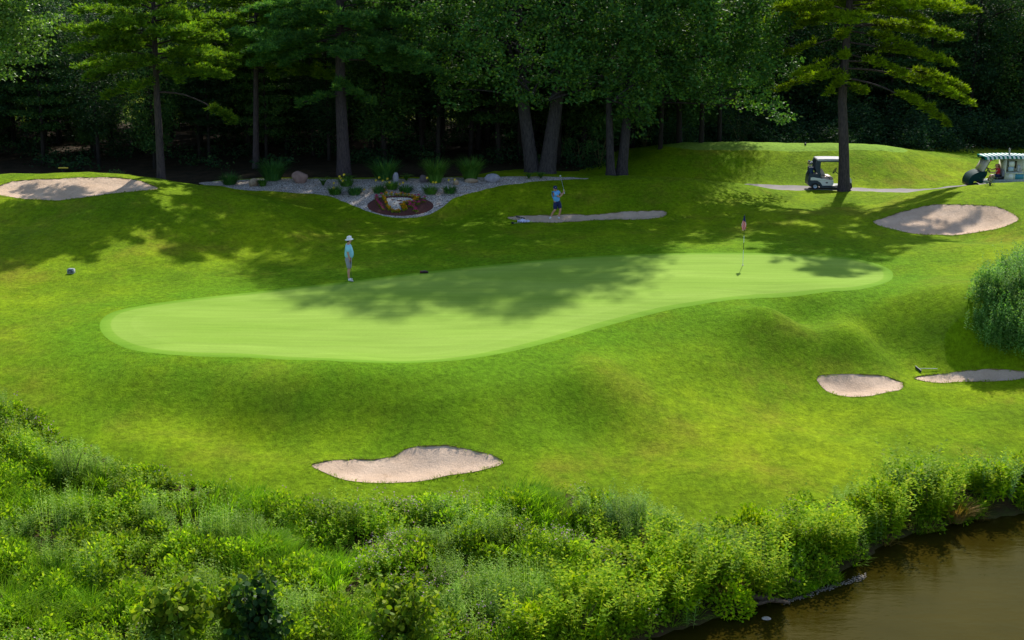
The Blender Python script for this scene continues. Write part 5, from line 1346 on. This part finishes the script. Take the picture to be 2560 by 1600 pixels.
g = Geo(); g.box((zb(850,0)[0], -.6, .38), (3.6, .6, .46)); g.box((zb(1250,0)[0], -.6, .46), (3.6, .6, .56)); g.obj("chassis", [simple("chassis_grey", (.3, .34, .38), .5)], bev)
for sg in (-1, 1):
    a1, a2 = zb(1040, 440), zb(850, 830); Geo().tube([(a1[0], sg * .56, a1[1]), (a2[0], sg * .56, a2[1])], .022, 6).obj("front_post", [m_black], bev)
g = Geo(); a1, a2, a3, a4 = zb(955, 430), zb(1035, 430), zb(850, 830), zb(770, 770)
g.add([(a1[0], -.55, a1[1]), (a1[0], .55, a1[1]), (a4[0], .55, a4[1]), (a4[0], -.55, a4[1]), (a1[0] + .03, -.55, a1[1]), (a1[0] + .03, .55, a1[1]), (a4[0] + .03, .55, a4[1]), (a4[0] + .03, -.55, a4[1])], [(0, 1, 2, 3), (7, 6, 5, 4), (0, 3, 7, 4), (1, 5, 6, 2), (0, 4, 5, 1), (3, 2, 6, 7)])
g.prism([zb(955, 430), zb(1030, 430), zb(850, 820), zb(785, 770)], -.57, -.555); g.obj("windscreen", [m_glass], bev)
# awning: sloping sheet with a scalloped valance of stripes
g = Geo(); x0, x1 = zb(850, 0)[0], 3.75; n = 24
for i in range(n):
    xa, xb = x0 + (x1 - x0) * i / n, x0 + (x1 - x0) * (i + 1) / n; mi = i % 2
    rise = lambda x: .03 * math.sin((x - x0) / (x1 - x0) * math.pi)
    za, zb_ = 1.86 + rise(xa) * 2, 1.86 + rise(xb) * 2
    g.add([(xa, -.72, za - .15), (xb, -.72, zb_ - .15), (xb - .05, -.68, zb_ + .01), (xa - .05, -.68, za + .01), (xb - .05, .68, zb_ + .01), (xa - .05, .68, za + .01), (xa, .72, za - .15), (xb, .72, zb_ - .15)], [(0, 1, 2, 3), (3, 2, 4, 5), (5, 4, 7, 6)], mi)
    g.add([(xa, -.7, za - .152), (xb, -.7, zb_ - .152), (xb, .7, zb_ - .152), (xa, .7, za - .152)], [(0, 3, 2, 1)], 0)
g.obj("awning", [m_aw_g, m_aw_w], bev)
# sales box with shelf opening and panels
X0, X1 = zb(1520, 0)[0], 3.6; ZT, ZS, ZB = zb(0, 400)[1], zb(0, 830)[1], zb(0, 1040)[1]
g = Geo(); g.box((X0, -.55, ZB), (X0 + .05, .6, ZT)); g.box((X0 + .051, .5, ZB), (X1, .58, ZT)); g.box((zb(2045,0)[0], -.55, ZS), (X1, -.50, ZT)); g.box((X0 + .051, -.62, ZS - .03), (X1, .49, ZS)); g.box((X0 + .051, -.549, ZB), (X1, -.52, ZS - .031)); g.obj("sales_box", [m_cream], bev)
for a0, a1_, m_ in ((1640, 1780, m_white), (1845, 2110, m_teal), (2150, 2300, m_grey)):
    g = Geo(); g.box((zb(a0,0)[0], -.565, zb(0,1020)[1]), (zb(a1_,0)[0], -.5495, zb(0,865)[1])); g.obj("side_panel", [m_], bev)
for a0, a1_, b0, b1, m_ in ((1660, 1820, 650, 500, m_white), (1650, 1810, 790, 665, simple("menu_blue_white", (.45, .55, .65), .6, (.3, .4, .55), 20)), (1850, 1890, 700, 480, simple("bottle_brown", (.06, .03, .02), .3)), (1930, 2010, 790, 600, simple("cups_grey", (.5, .52, .6), .5))):
    g = Geo(); g.box((zb(a0,0)[0], -.4, zb(0,b0)[1]), (zb(a1_,0)[0], -.3, zb(0,b1)[1])); g.obj("shelf_display", [m_], bev)
g = Geo(); g.box((zb(2075,0)[0], -.556, zb(0,525)[1]), (zb(2190,0)[0], -.551, zb(0,480)[1])); g.obj("door_lettering", [simple("lettering_grey_blue", (.3, .38, .42), .6, (.62, .62, .52), 40)], bev)
g = Geo().tube([(zb(1590,0)[0], -.56, zb(0,600)[1]), (zb(1590,0)[0], -.60, zb(0,600)[1])], .03, 8); g.obj("latch", [m_black], bev)
g = Geo(); g.prism([zb(*t) for t in [(1460,760),(1500,750),(1540,800),(1500,960),(1450,950)]], -.5, .45); g.obj("backrest", [simple("grey_seat", (.2, .2, .26), .6)], bev)
g = Geo(); g.box((zb(1250,0)[0], -.5, .56), (zb(1500,0)[0], .45, .74)); g.obj("seat", [m_black], bev)
for x in (zb(640,0)[0], zb(1880,0)[0]):
    for y in (-.5, .5): wheel(bev, x, y, .2, .18)
sx, sz = zb(1060, 765); g = Geo(); tv = np.array((-.5, 0, .86))
g.tube([np.array((sx, -.2, sz)) + .18 * (math.cos(t) * tv + math.sin(t) * sv_) for t in np.linspace(0, 2 * np.pi, 25)], .017, 6, 0, False); g.tube([(sx, -.2, sz), (sx - .25, -.2, sz - .2)], .025, 6); g.tube([np.array((sx, -.2, sz)) - .18 * tv, np.array((sx, -.2, sz)) + .18 * tv], .014, 5); g.obj("steering_wheel", [m_black], bev, True)
g = Geo(); a1 = zb(985, 455); a2 = zb(1180, 385)
for i in range(6):
    t = i / 5; g.sphere((a1[0] + (a2[0] - a1[0]) * t, -.64, a1[1] + (a2[1] - a1[1]) * t), (.045, .03, .05), 8, 5, i % 3)
g.obj("bunting", [m_white, simple("bunting_red", (.6, .03, .06), .7), simple("bunting_blue", (.03, .05, .3), .7)], bev, True)
g = Geo(); tx, tz = zb(1710, 300); g.tube([(tx, 0, tz - .08), (tx, 0, tz + .28)], .05, 8); g.sphere((tx - .01, 0, tz + .3), (.05, .05, .05), 8, 6); g.obj("roof_ornament", [simple("ornament_stone", (.3, .3, .26), .6)], bev, True)
# the driver
dx, dz = zb(1380, 960)
dr = thing("person", "driver with long auburn hair and red shirt steering the awning cart", "person", (bx + dx, by - .2, bev.location.z + dz), 0)
J = {'pelvis': ((0, 0, .02), (.12, .13)), 'waist': ((-.02, 0, .18), (.10, .12)), 'chest': ((-.05, 0, .36), (.10, .14)), 'neck': ((-.08, 0, .52), .045)}
E = chain('pelvis', 'waist', 'chest', 'neck'); head_joints(J, E, 'neck', (-.12, 0, .63), (-1, -.1, 0))
for sg, s_ in ((-1, 'r'), (1, 'l')):
    J[s_ + 'sh'] = ((-.06, sg * .15, .45), .05); J[s_ + 'el'] = ((-.28, sg * .18, .36 if sg > 0 else .22), .036); J[s_ + 'wr'] = ((-.52, sg * .1, .44 if sg > 0 else .26), .025)
    J[s_ + 'hip'] = ((-.03, sg * .09, .0), .085); J[s_ + 'kn'] = ((-.42, sg * .1, .04), .06); J[s_ + 'an'] = ((-.56, sg * .1, -.34), .04); J[s_ + 'to'] = ((-.7, sg * .1, -.38), .035)
    E += chain('chest', s_ + 'sh', s_ + 'el', s_ + 'wr') + chain('pelvis', s_ + 'hip', s_ + 'kn', s_ + 'an', s_ + 'to'); hand(J, E, s_ + 'h', s_ + 'wr', (-.8, 0, .3), (-.2, 0, -1), .7, -sg)
skin("body", J, E, m_skin, dr); headparts(dr, (-.12, 0, .63), (-1, -.1, 0))
S_ = {'p': ((0, 0, .08), (.125, .14)), 'w': ((-.02, 0, .2), (.115, .135)), 'c': ((-.05, 0, .36), (.115, .155)), 'n': ((-.065, 0, .46), (.07, .08)), 'rs': ((-.06, -.155, .445), .065), 're': ((-.15, -.17, .37), .058), 'ls': ((-.06, .155, .445), .065), 'le': ((-.15, .17, .42), .058)}
skin("shirt", S_, chain('p', 'w', 'c', 'n') + chain('c', 'rs', 're') + chain('c', 'ls', 'le'), m_red, dr)
skin("shorts", {'p': ((0, 0, .03), (.13, .15)), 'rh': ((-.06, -.09, .01), .1), 'rk': ((-.28, -.1, .03), .085), 'lh': ((-.06, .09, .01), .1), 'lk': ((-.28, .1, .03), .085)}, chain('p', 'rh', 'rk') + chain('p', 'lh', 'lk'), m_navy, dr)
J = {'a': ((-.09, 0, .72), (.095, .1)), 'b': ((-.03, 0, .62), (.085, .11)), 'c': ((.02, 0, .45), (.06, .1)), 'd': ((.05, 0, .32), (.03, .06))}
skin("hair", J, chain('a', 'b', 'c', 'd'), m_hair, dr)
